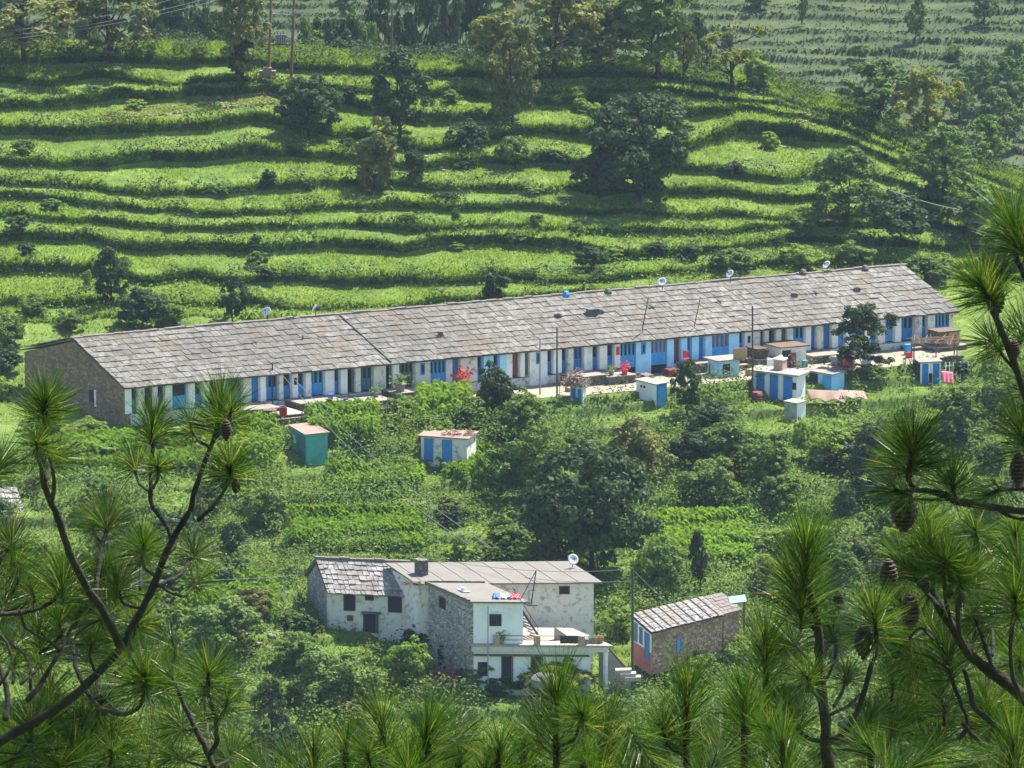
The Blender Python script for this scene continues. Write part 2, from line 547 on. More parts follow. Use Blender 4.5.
# samples on the terrain mesh between rows
def sample_rows(kinds, N, pxmin=-180, pxmax=1210, seed=1):
    r = np.random.default_rng(seed)
    idx = [i for i in range(NR - 1) if ROWK[i] in kinds]
    mid = (cpx > pxmin) & (cpx < pxmax)
    js = np.where(mid)[0]
    wts = np.array([max(1e-4, float(np.mean(np.hypot(RY[i + 1, js] - RY[i, js], RZ[i + 1, js] - RZ[i, js])))) for i in idx])
    pick = r.choice(len(idx), size=N, p=wts / wts.sum())
    I = np.array(idx)[pick]
    # area weight along the row as well
    J = r.choice(js[:-1], size=N)
    d = np.hypot(RY[I + 1, J] - RY[I, J], RZ[I + 1, J] - RZ[I, J])
    keep = r.random(N) < np.clip(d / (wts[pick] * 1.8), 0, 1)
    I, J = I[keep], J[keep]
    u, t = r.random(len(I)), r.random(len(I))
    def bl(A): return (A[I, J] * (1 - u) + A[I, J + 1] * u) * (1 - t) + (A[I + 1, J] * (1 - u) + A[I + 1, J + 1] * u) * t
    return np.stack([bl(RX), bl(RY), bl(RZ)], 1)

def px_of(P):
    f = P[:, 1] * CP - (P[:, 2] - CAMZ) * SP
    u = P[:, 1] * SP + (P[:, 2] - CAMZ) * CP
    return 512 + F * P[:, 0] / f, 384 - F * u / f

# --- grass on the terraces
def grass_patch(name, kinds, N, hmin, hmax, wd, mat, seed, label, out=None, filt=None, px0=-180, px1=1210):
    r = np.random.default_rng(seed)
    P = sample_rows(kinds, N, px0, px1, seed=seed)
    if filt is not None: P = P[filt(P)]
    n_ = len(P)
    D = np.stack([r.normal(0, .35, n_), r.normal(0, .35, n_), np.ones(n_)], 1)
    if out is not None: D[:, 1] += out
    D = unit(D)
    hv = fbm(P[:, 0] * .25, P[:, 1] * .25, seed, 3)
    h = (hmin + (hmax - hmin) * np.clip((hv - .3) * 2.2, 0, 1)) * r.uniform(.7, 1.25, n_)
    V = blade_arrays(P - D * .05, D, h, wd * r.uniform(.7, 1.4, n_), r)
    me = blade_mesh(name, V, mat)
    return tag(link(name, me), label, 'grass', kind='stuff')
def not_bare(P):
    px, py = px_of(P)
    bare = (px > 105) & (px < 282) & (py < 121 - (px - 105) * .10) & (py > 113 - (px - 105) * .14)
    return ~bare
grass_patch('meadow_grass', ('up_tread', 'up_lip', 'crest'), 490000, .16, .42, .085, GR, 1, 'bright yellow-green grass on the flat steps of the terraced hillside', filt=not_bare)
grass_patch('lip_grass', ('up_lip',), 150000, .4, .95, .085, GR, 2, 'long grass standing along the terrace edges', out=-.35)
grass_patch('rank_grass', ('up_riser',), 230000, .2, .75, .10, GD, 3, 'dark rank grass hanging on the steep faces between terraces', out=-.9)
grass_patch('far_brush', ('far_riser', 'far_lip'), 260000, .25, .9, .25, LM['dark'], 14, 'dark hazy brush on the terrace faces of the far hillside', out=-.8)
grass_patch('far_grass', ('far_tread', 'gully'), 90000, .3, .6, .2, leafmat('far_grass_blade', [(.03, .05, .02), (.06, .085, .028), (.10, .12, .04)], .4), 4, 'pale hazy grass on the far hillside')
grass_patch('slope_grass', ('low_tread', 'low_lip', 'bench'), 180000, .2, .5, .08, GR, 5, 'green grass between the bushes below the long row house')

CLEAR = [(286, 424, 514, 554), (60, 200, 440, 470), (655, 750, 515, 560), (284, 334, 452, 484), (414, 486, 452, 486), (634, 670, 396, 418), (562, 590, 396, 420), (748, 812, 392, 434), (804, 852, 384, 408), (914, 950, 374, 400), (326, 422, 618, 652), (432, 640, 640, 700), (600, 670, 640, 690), (246, 282, 416, 446)]
def is_clear(P, pad=0):
    px, py = px_of(P)
    k = np.ones(len(P), bool)
    for a_, b_, c_, d_ in CLEAR: k &= ~((px > a_ - pad) & (px < b_ + pad) & (py > c_) & (py < d_ + pad))
    return k
# --- weeds and creepers covering the lower slope
def cover(name, kinds, N, size, hmax, mat, seed, label, thr=.42, filt=None, freq=.22, clear=True):
    r = np.random.default_rng(seed)
    P = sample_rows(kinds, N, seed=seed)
    hv = fbm(P[:, 0] * freq, P[:, 1] * freq, seed, 4)
    k = hv > thr
    if filt is not None: k &= filt(P)
    if clear and 'low_tread' in kinds: k &= is_clear(P)
    P = P[k]; hv = hv[k]
    n_ = len(P)
    top = np.clip((hv - thr) * 4.5, 0.05, 1) * hmax * (.75 + .5 * vnoise(P[:, 0] * 1.6, P[:, 1] * 1.6, seed))
    P[:, 2] += top * r.uniform(.25, 1.0, n_) ** .6
    N_ = unit(np.stack([r.normal(0, .55, n_), r.normal(0, .55, n_), np.ones(n_) * .9], 1))
    V = leaf_arrays(P, N_, size * r.uniform(.6, 1.4, n_), .6, r)
    return tag(link(name, leaf_mesh(name, V, mat)), label, 'undergrowth', kind='stuff')
lowk = ('low_tread', 'low_lip', 'low_riser', 'yard_wall')
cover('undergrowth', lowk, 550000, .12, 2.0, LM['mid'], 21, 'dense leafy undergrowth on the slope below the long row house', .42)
cover('dark_undergrowth', lowk, 200000, .12, 2.2, LM['dark'], 27, 'darker undergrowth mixed into the thicket of the slope', .46, freq=.35)  # second cover in the darker leaf colour, spread in noise patches
cover('low_weeds', lowk + ('low_lip',), 160000, .10, .4, LM['mid'], 28, 'low weeds on the open ground around the huts and houses', .2, clear=False)
cover('creepers', lowk, 170000, .13, 1.4, LM['lite'], 22, 'bright broad-leaved creepers spreading between the bushes', .5)
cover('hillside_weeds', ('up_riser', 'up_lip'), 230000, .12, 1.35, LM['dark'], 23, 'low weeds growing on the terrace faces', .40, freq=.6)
cover('crop_rows', ('up_tread',), 60000, .12, .5, LM['lite'], 24, 'leafy crop on the terrace just behind the long roof', .3,
      lambda P: (lambda q: (q[1] > 268) | ((q[1] > 232) & (q[0] > 470) & (q[1] < 275)))(px_of(P)))

# ------------------------------------------------------------------ TREES
CACHE = {}
def crown_points(shape, r, size):
    """clump centres and radii in a crown one unit wide and high"""
    out = []
    def dome(c, R, n, cr, zmin=-.35):
        for _ in range(n):
            d = r.normal(size=3); d /= np.linalg.norm(d)
            while d[2] < zmin:
                d = r.normal(size=3); d /= np.linalg.norm(d)
            k = r.uniform(.72, 1.0)
            out.append((np.array(c) + d * np.array(R) * k, cr * r.uniform(.7, 1.3)))
    if shape == 'round':
        dome((0, 0, .5), (.44, .44, .44), 70, .10, -.95)
        dome((0, 0, .5), (.26, .26, .28), 12, .16, -1)
    elif shape == 'bush':
        for k in range(5):
            a_ = r.uniform(0, 6.28); q = r.uniform(.08, .24)
            dome((math.cos(a_) * q, math.sin(a_) * q, .38 + r.uniform(-.12, .2)), (.25, .25, .34), 15, .10, -.95)
    elif shape == 'tall':
        for k in range(7):
            z = .22 + .11 * k
            wv = .34 * math.sin(PI * (.22 + .66 * k / 6)) + .04
            dome((r.uniform(-.1, .1), r.uniform(-.1, .1), z), (wv, wv, .12), 11, .085, -.6)
    elif shape == 'spread':
        for k in range(18):
            a_ = k * 2.4 + r.uniform(-.4, .4); z = .18 + .66 * (k / 17) ** .85; q = r.uniform(.04, .36) * (1.2 - abs(z - .5) * 1.3)
            dome((math.cos(a_) * q, math.sin(a_) * q, z), (.13, .13, .10), 6, .062, -.95)
        dome((0, 0, .8), (.2, .2, .13), 10, .07, -.7)
    elif shape == 'sparse':
        for k in range(9):
            a_ = r.uniform(0, 6.28); q = r.uniform(.12, .38)
            dome((math.cos(a_) * q, math.sin(a_) * q, r.uniform(.35, .9)), (.09, .09, .075), 7, .06, -1)
    elif shape == 'pine':
        for k in range(9):
            z = .2 + .09 * k; wv = .3 * (1 - k / 10.5) + .04
            for q in range(5):
                a_ = r.uniform(0, 6.28)
                out.append((np.array([math.cos(a_) * wv * .8, math.sin(a_) * wv * .8, z + r.uniform(-.03, .05)]), .075))
    return out
def tree_meshes(shape, size, mk, seed, trunk_c=.9):
    key = (shape, size, mk, seed)
    if key in CACHE: return CACHE[key]
    r = np.random.default_rng(seed * 31 + size * 7 + len(shape))
    cl = crown_points(shape, r, size)
    leaf = {1: .12, 2: .15, 3: .185}[size] / {1: 2.2, 2: 5.0, 3: 9.0}[size]
    nl = {1: 30, 2: 70, 3: 150}[size]
    if shape in ('spread', 'pine', 'sparse'): nl = int(nl * .8)
    Ps, Ns = [], []
    for c, cr in cl:
        nn = int(nl * (cr / .1) ** 1.6)
        d = unit(r.normal(size=(nn, 3)))
        d[:, 2] = np.where(d[:, 2] < -.3, -d[:, 2], d[:, 2])
        rr = cr * .92 * r.uniform(.35, 1.05, nn) ** .6
        Ps.append(c + d * rr[:, None]); Ns.append(unit(d * 1.1 + r.normal(size=(nn, 3)) * .45 + np.array([0, 0, .2])))
    P = np.concatenate(Ps); Nn = np.concatenate(Ns)
    V = leaf_arrays(P, Nn, leaf * r.uniform(.6, 1.35, len(P)), .6, r)
    crown = leaf_mesh('crown', V, LM[mk])
    tb = MB()
    top = {'round': .6, 'bush': .35, 'tall': .9, 'spread': .7, 'sparse': .75, 'pine': .95}[shape]
    r0 = {'round': .02, 'bush': .016, 'tall': .018, 'spread': .014, 'sparse': .026, 'pine': .018}[shape]
    spine = [Vector((math.sin(t * 3 + seed) * .02, math.cos(t * 2.3 + seed) * .02 - .02, -.08 + t * (top + .08))) for t in np.linspace(0, 1, 7)]
    tb.tube(spine, [r0 * (1.25 - t) for t in np.linspace(0, 1, 7)], 7)
    sel = [cl[i] for i in r.choice(len(cl), size=min(len(cl), 16 if shape != 'bush' else 8), replace=False)]
    for c, cr in sel:
        c = Vector(c); z0 = max(.08, min(top, c.z - r.uniform(.12, .3)))
        s0 = Vector((0, 0, z0)); mid = s0.lerp(c, .5) + Vector((0, 0, -.03))
        tb.tube([s0, mid, c], [r0 * .55, r0 * .35, r0 * .12], 5)
    trunk = tb.mesh('trunk', BARK)
    CACHE[key] = (crown, trunk)
    return CACHE[key]
TREES = []
def plant_tree(px, py, hpx, wpx, shape, mk, name, label, cat='tree', group=None, seed=None, pos=None, big=None):
    p = pos if pos is not None else at(px, py)
    k = mpp(p)
    H, W = hpx * k, wpx * k
    sz = 1 if max(H, W) < 3.0 else (2 if max(H, W) < 6.5 else 3)
    if big: sz = big
    seed = seed if seed is not None else (len(TREES) * 7) % 3
    crown, trunk = tree_meshes(shape, sz, mk, seed)
    gz = ground_z(p.x, p.y)
    o = thing(name, label, cat, (p.x, p.y, gz - .03), 0, group)
    rz = random.uniform(0, 6.28)
    for nm, me in (('trunk', trunk), ('crown', crown)):
        c = link(nm, me, o)
        c.scale = (W, W, H)
        c.rotation_euler = (0, 0, rz)
    TREES.append(o)
    return o
random.seed(5)
T = plant_tree
# upper hillside, left to right
T(25, 60, 95, 150, 'spread', 'olive', 'hill_tree', 'wide dull-green tree cut by the upper left corner of the photo')
T(112, 58, 96, 130, 'spread', 'olive', 'hill_tree', 'broad tree with bare double trunk on the crest left of the smaller crest tree')
T(240, 78, 112, 84, 'spread', 'olive', 'hill_tree', 'slender leafy tree on the crest just left of the double power pole')
T(242, 78, 42, 34, 'round', 'dark', 'hill_tree', 'small round dark tree at the foot of the slender crest tree', seed=1)
T(64, 64, 9, 14, 'bush', 'dark', 'hill_bush', 'tiny dark bush alone on the topmost grass at the far left', 'bush')
T(199, 60, 16, 20, 'bush', 'yellow', 'hill_bush', 'pale yellow-green bush on the crest between the broad and the slender tree', 'bush')
T(152, 58, 22, 14, 'bush', 'lite', 'hill_bush', 'thin pale bush right of the broad double-trunk crest tree', 'bush')
T(309, 138, 66, 72, 'round', 'dark', 'round_tree', 'neat round dark tree on a short trunk, on the terraces below the double power pole', seed=0)
T(400, 136, 84, 84, 'tall', 'dark', 'hill_tree', 'upright dark pointed tree beside the bright meadow')
T(374, 190, 82, 66, 'bush', 'olive', 'hill_tree', 'olive-grey shrubby tree below the upright dark tree', seed=2, big=2)
T(512, 124, 96, 74, 'tall', 'olive', 'hill_tree', 'tall leafy tree at the upper right corner of the bright meadow', seed=1)
T(490, 76, 66, 84, 'spread', 'yellow', 'hill_tree', 'yellowish tree on the crest right of the single pole')
T(556, 74, 104, 136, 'spread', 'olive', 'hill_tree', 'large open-branched tree on the crest near the top centre of the photo', seed=1)
T(652, 78, 112, 150, 'spread', 'mid', 'hill_tree', 'biggest dark spreading tree on the crest, cut by the top of the photo', seed=2)
T(600, 76, 80, 80, 'spread', 'olive', 'hill_tree', 'dark tree between the two large crest trees', seed=0)
T(684, 88, 78, 34, 'sparse', 'olive', 'hill_tree', 'thin open tree standing at the right edge of the biggest crest tree', seed=1)
T(731, 88, 66, 74, 'sparse', 'yellow', 'gnarled_tree', 'gnarled yellow-tufted tree with thick limbs on the crest', seed=2)
T(762, 88, 40, 44, 'bush', 'lite', 'hill_bush', 'light green bush right of the gnarled yellow-tufted tree', 'bush')
T(706, 76, 38, 34, 'sparse', 'yellow', 'hill_tree', 'low pale tree just left of the gnarled yellow-tufted tree', seed=0)
T(640, 200, 112, 118, 'round', 'dark', 'hill_tree', 'large dark rounded tree in the middle of the terraces', seed=2, big=3)
T(600, 196, 50, 56, 'bush', 'dark', 'hill_bush', 'dark bush at the lower left foot of the large rounded terrace tree', 'bush', seed=1, big=2)
T(515, 168, 40, 42, 'bush', 'mid', 'hill_bush', 'rounded grey-green bush below the bright meadow', 'bush')
T(470, 148, 30, 50, 'bush', 'dark', 'hill_bush', 'dark bush at the terrace corner below the bright meadow', 'bush', seed=1)
T(416, 180, 40, 34, 'bush', 'dark', 'hill_bush', 'dark bush right of the olive-grey shrubby tree', 'bush', seed=2)
T(657, 204, 20, 22, 'bush', 'yellow', 'hill_bush', 'small yellow bush at the foot of the large rounded terrace tree', 'bush')
T(878, 122, 66, 92, 'spread', 'mid', 'hill_tree', 'grey-green tree behind the right shoulder of the hill', seed=0)
T(926, 138, 74, 84, 'spread', 'yellow', 'hill_tree', 'bright-topped tree on the right shoulder of the hill', seed=1)
T(988, 162, 50, 56, 'spread', 'mid', 'hill_tree', 'green tree on the shoulder right of the bright-topped tree', seed=2)
T(942, 200, 78, 100, 'spread', 'mid', 'hill_tree', 'wide bushy tree just below the bright-topped tree', seed=0)
T(845, 226, 82, 110, 'spread', 'mid', 'hill_tree', 'broad low tree at the right end of the terraces', seed=1)
T(900, 244, 56, 76, 'bush', 'dark', 'hill_bush', 'dark thicket below the wide bushy tree on the right', 'bush', seed=1, big=2)
T(975, 240, 70, 80, 'bush', 'mid', 'hill_bush', 'green thicket near the right border of the photo above the long roof', 'bush', seed=0, big=2)
T(1010, 270, 60, 70, 'bush', 'lite', 'hill_bush', 'light green thicket at the right border behind the long roof', 'bush', seed=2, big=2)
T(800, 235, 30, 44, 'bush', 'mid', 'hill_bush', 'green bush left of the broad low tree at the end of the terraces', 'bush', seed=2)
T(925, 282, 34, 60, 'bush', 'mid', 'hill_bush', 'green bush rising behind the right end of the long roof', 'bush', seed=0, big=2)
T(112, 308, 60, 46, 'tall', 'dark', 'hill_tree', 'dark bushy tree behind the left end of the long roof', seed=0)
T(140, 330, 46, 64, 'bush', 'dark', 'hill_bush', 'dark bush at the foot of the bushy tree behind the left roof end', 'bush', seed=1, big=2)
T(232, 322, 46, 38, 'tall', 'dark', 'hill_bush', 'upright dark bush behind the roof ridge near the leftmost dishes', 'bush', seed=1)
T(170, 322, 26, 40, 'bush', 'lite', 'hill_bush', 'pale bush between the two dark bushes behind the left of the long roof', 'bush')
T(30, 318, 26, 40, 'bush', 'mid', 'hill_bush', 'green bush left of the bushy tree on the lowest terrace', 'bush', seed=2)
T(70, 330, 22, 36, 'bush', 'mid', 'hill_bush', 'low green bush just above the stone gable', 'bush', seed=0)
T(28, 312, 16, 22, 'bush', 'yellow', 'hill_bush', 'small yellow-green bush near the left border above the gable', 'bush')
T(500, 300, 36, 40, 'bush', 'dark', 'hill_bush', 'dark bush behind the middle of the roof ridge', 'bush', seed=2)
T(590, 270, 26, 44, 'bush', 'dark', 'hill_bush', 'dark bush on the terrace behind the roof ridge, right of the middle', 'bush', seed=1)
T(735, 272, 30, 50, 'bush', 'mid', 'hill_bush', 'green bush behind the ridge at the third quarter of the long roof', 'bush', seed=0)
T(800, 268, 26, 50, 'bush', 'lite', 'hill_bush', 'light green bush behind the ridge left of the rightmost dish', 'bush', seed=1)
T(860, 266, 28, 56, 'bush', 'mid', 'hill_bush', 'green bush behind the ridge right of the rightmost dish', 'bush', seed=2)
T(690, 258, 22, 40, 'bush', 'mid', 'hill_bush', 'small green bush on the terrace above the two ridge dishes', 'bush', seed=2)
T(8, 345, 34, 50, 'bush', 'mid', 'hill_bush', 'green bush at the left border level with the stone gable roof', 'bush', seed=1, big=2)
T(2, 372, 30, 44, 'bush', 'dark', 'hill_bush', 'dark bush at the left border beside the stone gable wall', 'bush', seed=0, big=2)
T(10, 400, 26, 44, 'bush', 'lite', 'hill_bush', 'light bush at the left border below the gable window level', 'bush', seed=2, big=2)
T(48, 432, 24, 60, 'bush', 'mid', 'hill_bush', 'green bush at the foot of the stone gable wall', 'bush', seed=0, big=2)
T(90, 438, 22, 50, 'bush', 'lite', 'hill_bush', 'light bush at the foot of the front corner of the stone gable', 'bush', seed=1)
# clumps along the terrace faces
rs = random.Random(12)
for k in range(60):
    px, py = rs.uniform(0, 960), rs.uniform(92, 290)
    if px > 780 and py < 140: continue
    T(px, py, rs.uniform(8, 20), rs.uniform(10, 34), 'bush', rs.choice(['mid', 'dark', 'mid', 'lite']), 'terrace_bush', 'small bush growing on the edge of a grass terrace', 'bush', 'small bushes on the terrace edges', seed=k % 3)
# beyond the crest: hazy trees
for k, (px, Yd, hp, wp, sh) in enumerate([(165, 640, 110, 60, 'tall'), (190, 650, 96, 56, 'pine'), (212, 640, 80, 50, 'round'), (345, 640, 70, 80, 'spread'), (380, 655, 95, 50, 'pine'), (420, 650, 130, 70, 'tall'), (452, 640, 110, 64, 'pine'), (470, 660, 120, 70, 'tall'),
                                         (330, 660, 60, 90, 'spread'), (560, 660, 100, 80, 'spread'), (365, 640, 70, 60, 'bush'), (300, 650, 60, 60, 'bush'), (590, 650, 90, 70, 'bush'), (690, 640, 80, 70, 'bush'), (75, 650, 110, 80, 'tall'), (10, 650, 90, 80, 'spread'), (500, 650, 90, 70, 'bush')]):
    c = (px - 512) / (F * CP); x = c * Yd; z = ground_z(x, Yd)
    q = Vector((x, Yd, z))
    top_needed = P3(px, 60 - hp * .75, Yd).z
    hh = max(8, top_needed - z)
    T(px, 0, hh / mpp(q), max(wp * 1.1, hh / mpp(q) * .4), sh, 'pine' if sh == 'pine' else rs.choice(['mid', 'dark']), 'valley_tree', 'hazy tree in the gully beyond the crest of the terraces', 'tree', 'hazy trees beyond the crest', pos=q, seed=k % 3, big=3)
for k, (px, py, hp, wp) in enumerate([(915, 42, 46, 26), (802, 26, 40, 12), (985, 110, 50, 40), (1010, 120, 60, 50), (960, 120, 44, 40), (985, 24, 40, 34), (1000, 150, 60, 60), (970, 92, 30, 40), (905, 96, 30, 26), (760, 10, 30, 30), (1018, 90, 50, 40), (345, 20, 40, 34), (600, 30, 40, 40), (860, 60, 18, 24), (730, 45, 20, 26), (955, 60, 20, 26)]):
    T(px, py, hp, wp, 'tall' if hp > 35 else 'bush', 'mid', 'far_tree', 'faint blue-green tree on the far hillside', 'tree', 'faint trees on the far hillside', seed=k % 3, big=2)
# lower slope
T(862, 372, 72, 84, 'spread', 'dark', 'yard_tree', 'dark leafy tree in the yard before the right part of the long row house', seed=1, big=3)
T(686, 416, 56, 38, 'tall', 'dark', 'yard_tree', 'dense dark upright tree right of the white hut with blue door', seed=2)
T(492, 416, 62, 54, 'bush', 'dark', 'yard_tree', 'dark bushy tree in front of the middle of the long row house', seed=0, big=2)
T(526, 436, 50, 56, 'bush', 'mid', 'yard_tree', 'rounded green tree below the dark bushy tree in the middle of the yard', seed=1, big=2)
T(545, 376, 24, 36, 'bush', 'dark', 'hill_bush', 'dark bush at the white wall beside the middle lamp post', 'bush', seed=1, big=2)
T(592, 576, 138, 140, 'round', 'dark', 'slope_tree', 'largest round tree on the slope, behind the roof of the lower white house', seed=0, big=3)
T(540, 500, 76, 70, 'round', 'mid', 'slope_tree', 'round green tree left of and above the largest slope tree', seed=1, big=3)
T(640, 486, 76, 92, 'bush', 'olive', 'slope_tree', 'olive-green tree above the largest slope tree', seed=2, big=3)
T(700, 505, 60, 80, 'bush', 'mid', 'slope_tree', 'bushy green tree below the dense upright tree', seed=0, big=3)
T(730, 470, 56, 76, 'bush', 'mid', 'slope_tree', 'green leafy tree below and left of the striped hut', seed=1, big=2)
T(770, 500, 66, 80, 'spread', 'mid', 'slope_tree', 'green tree on the slope below the striped hut', seed=2, big=3)
T(830, 470, 54, 66, 'bush', 'lite', 'slope_tree', 'light green tree on the slope below the blue hut', seed=0, big=2)
T(880, 500, 90, 90, 'bush', 'dark', 'slope_tree', 'dark tree behind the pine tufts on the right of the slope', seed=1, big=3)
T(955, 450, 70, 90, 'spread', 'mid', 'slope_tree', 'green tree below the hut with pink cloth', seed=2, big=3)
T(1000, 420, 60, 70, 'bush', 'mid', 'slope_tree', 'green bushy tree near the right border behind the pine branch', seed=0, big=2)
T(660, 600, 66, 60, 'bush', 'mid', 'slope_tree', 'grey-green bushy tree behind the small slate-roofed house', seed=1, big=2)
T(700, 590, 60, 26, 'tall', 'dark', 'slope_tree', 'narrow dark tree behind the small slate-roofed house', seed=1)
T(612, 640, 44, 50, 'bush', 'lite', 'slope_tree', 'pale bush between the lower white house and the tall post', seed=2)
T(436, 452, 34, 50, 'bush', 'lite', 'slope_tree', 'light green bush above the white shed with two blue doors', seed=0)
T(470, 430, 40, 60, 'bush', 'mid', 'slope_tree', 'green bush below the dark bushy tree, left side', seed=2, big=2)
T(404, 420, 28, 40, 'bush', 'lite', 'slope_tree', 'light bush at the right end of the maize', seed=1)
T(500, 500, 60, 56, 'bush', 'mid', 'slope_tree', 'green bush right of the shed with two blue doors', seed=1, big=2)
T(350, 706, 72, 110, 'bush', 'mid', 'slope_tree', 'wide leafy tree below the slate-roofed stone house', seed=0, big=3)
T(410, 690, 56, 60, 'bush', 'lite', 'slope_tree', 'light leafy tree before the stone side wall of the lower house', seed=1, big=2)
T(425, 648, 30, 60, 'bush', 'dark', 'hill_bush', 'dark bush at the foot of the wall between the slate house and the annex', 'bush', seed=2, big=2)
T(230, 660, 70, 120, 'bush', 'mid', 'slope_tree', 'wide green tree left of the slate-roofed stone house', seed=2, big=3)
T(160, 600, 50, 90, 'bush', 'mid', 'slope_tree', 'green leafy tree behind the left pine branches', seed=0, big=2)
T(268, 530, 50, 56, 'bush', 'mid', 'slope_tree', 'green tree on the slope below the green hut', seed=1, big=2)
T(310, 640, 30, 36, 'bush', 'dark', 'hill_bush', 'dark bush beside the left corner of the slate-roofed house', 'bush', seed=0)
T(560, 700, 44, 90, 'bush', 'yellow', 'slope_tree', 'yellow-green bushy tree in front of the lower white house', seed=1, big=2)
T(474, 690, 40, 50, 'bush', 'mid', 'hill_bush', 'green creeper bush before the lower storey of the white house', 'bush', seed=2, big=2)
T(540, 558, 20, 60, 'bush', 'yellow', 'hill_bush', 'yellow-green bush just above the flat roof of the lower white house', 'bush', seed=0)
T(470, 560, 18, 60, 'bush', 'lite', 'hill_bush', 'light green bush just above the chimney of the lower white house', 'bush', seed=2)
T(272, 764, 90, 70, 'pine', 'pine', 'young_pine', 'pale young pine on the slope in front of the wide leafy tree', seed=0, big=2)
T(840, 600, 60, 80, 'spread', 'mid', 'slope_tree', 'green tree hidden behind the tallest pine shoot', seed=1, big=2)
T(990, 640, 50, 90, 'bush', 'mid', 'slope_tree', 'green bush low on the slope at the right border', seed=2, big=2)
T(700, 676, 26, 60, 'bush', 'mid', 'slope_bush', 'leafy bush hiding the foot of the brown stone side wall', 'bush', seed=1, big=2)
T(735, 664, 30, 50, 'bush', 'lite', 'slope_bush', 'light bush at the right end of the brown stone wall', 'bush', seed=2, big=2)
T(664, 684, 18, 36, 'bush', 'dark', 'slope_bush', 'dark bush at the foot of the pink wall base', 'bush', seed=0, big=2)
T(500, 694, 20, 60, 'bush', 'dark', 'slope_bush', 'dark bush before the lower white wall of the annex', 'bush', seed=1, big=2)
T(452, 672, 34, 40, 'bush', 'dark', 'slope_bush', 'dark bush against the stone side wall of the annex', 'bush', seed=2, big=2)
rs = random.Random(41)
for k in range(60):
    px = rs.choice([rs.uniform(-170, -30), rs.uniform(1050, 1200)])
    T(px, rs.uniform(float(edge_py(px)) + 10, 770) if k % 3 else rs.uniform(240, 300), rs.uniform(18, 46), rs.uniform(26, 64), rs.choice(['bush', 'spread', 'round']), rs.choice(['mid', 'lite', 'dark']), 'outer_bush', 'leafy bush just beyond the side borders of the photo', 'bush', 'bushes beyond the borders', seed=k % 3, big=2)
rs = random.Random(3)
for k in range(330):
    px = rs.uniform(-10, 1034); e = float(edge_py(px))
    py = rs.uniform(e + 22, 770)
    if 300 < px < 760 and 575 < py < 705: continue
    if 285 < px < 425 and 512 < py < 560: continue
    if any(a_ - 26 < px < b_ + 26 and c_ - 6 < py < d_ + 22 for a_, b_, c_, d_ in CLEAR): continue
    if 280 < px < 480 and py < 480: continue
    if 640 < px < 760 and 500 < py < 570: continue
    if py > 640: ZL = ('leafy bush low on the slope among the pine tips, below the lower houses', 'bushes below the lower houses')
    elif px < 300: ZL = ('leafy bush on the slope behind the left pine branches', 'bushes behind the left pine')
    elif px < 500: ZL = ('leafy bush on the slope around the shed with two blue doors', 'bushes around the two-door shed')
    elif px < 760: ZL = ('leafy bush in the thicket between the yard and the largest slope tree', 'bushes in the middle thicket')
    else: ZL = ('leafy bush in the thicket below the striped hut and the right yard', 'bushes below the striped hut')
    T(px, py, rs.uniform(16, 44), rs.uniform(24, 60), rs.choice(['bush', 'bush', 'round', 'spread']), rs.choice(['mid', 'mid', 'lite', 'olive', 'dark', 'dark']), 'slope_bush', ZL[0], 'bush', ZL[1], seed=k % 3, big=2 if k % 2 else None)
for k in range(22):
    px = 20 + k * 47 + rs.uniform(-12, 12)
    if 560 < px < 720 or px > 1010 or 745 < px < 860 or 900 < px < 955: continue
    T(px, float(edge_py(px)) + rs.uniform(9, 16), rs.uniform(10, 22), rs.uniform(24, 50), 'bush', rs.choice(['lite', 'mid', 'dark']), 'yard_edge_bush', 'low bush hanging over the edge of the yard before the long row house', 'bush', 'bushes along the yard edge', seed=k % 3)

# ------------------------------------------------------------------ maize
CROP = leafmat('crop_leaf', [(.14, .24, .04), (.20, .33, .06), (.28, .42, .09)], .45)
def maize_patch(name, corners_px, N, label, seed, h=2.1):
    r = np.random.default_rng(seed)
    Vs = []
    (x0, y0), (x1, y1) = corners_px
    for _ in range(N):
        p = at(r.uniform(x0, x1), r.uniform(y0, y1))
        H = h * r.uniform(.8, 1.15)
        for q in range(11):
            z = H * (.12 + .085 * q); a_ = r.uniform(0, 6.28)
            d = np.array([math.cos(a_), math.sin(a_), 0]); s = np.array([-d[1], d[0], 0]) * .045
            b0 = np.array(p) + [0, 0, z]; L = r.uniform(.45, .7)
            m1 = b0 + d * L * .45 + [0, 0, .28]; t1 = b0 + d * L + [0, 0, r.uniform(-.15, .15)]
            Vs += [b0 - s * .6, b0 + s * .6, m1 + s, t1, m1 - s]
    return tag(link(name, blade_mesh(name, np.array(Vs), CROP)), label, 'crop', kind='stuff')
maize_patch('maize', ((308, 426), (376, 448)), 420, 'tall maize standing in front of the long row house, right of the green hut', 4)
maize_patch('maize', ((200, 430), (276, 470)), 260, 'maize plot left of the green hut', 5, 1.5)
maize_patch('maize', ((180, 596), (275, 622)), 300, 'maize strip left of the slate-roofed stone house', 6, 1.8)
maize_patch('maize', ((420, 400), (470, 428)), 160, 'small maize plot before the middle of the row house', 7, 1.5)
maize_patch('maize', ((290, 516), (420, 552)), 1100, 'low broad-leaved crop above the slate-roofed stone house', 8, .9)
maize_patch('maize', ((440, 455), (490, 480)), 120, 'small crop patch by the shed with two blue doors', 9, 1.1)
maize_patch('low_crop', ((60, 440), (200, 470)), 800, 'low bright crop in front of the left end of the row house', 10, .8)
maize_patch('low_crop', ((655, 515), (750, 560)), 600, 'low bright plants on the small terraces above the gridded slate roof', 11, .6)
maize_patch('low_crop', ((330, 470), (420, 490)), 400, 'low bright crop below the green hut and the two-door shed', 12, .8)
# dry ploughed strip
r = np.random.default_rng(44)
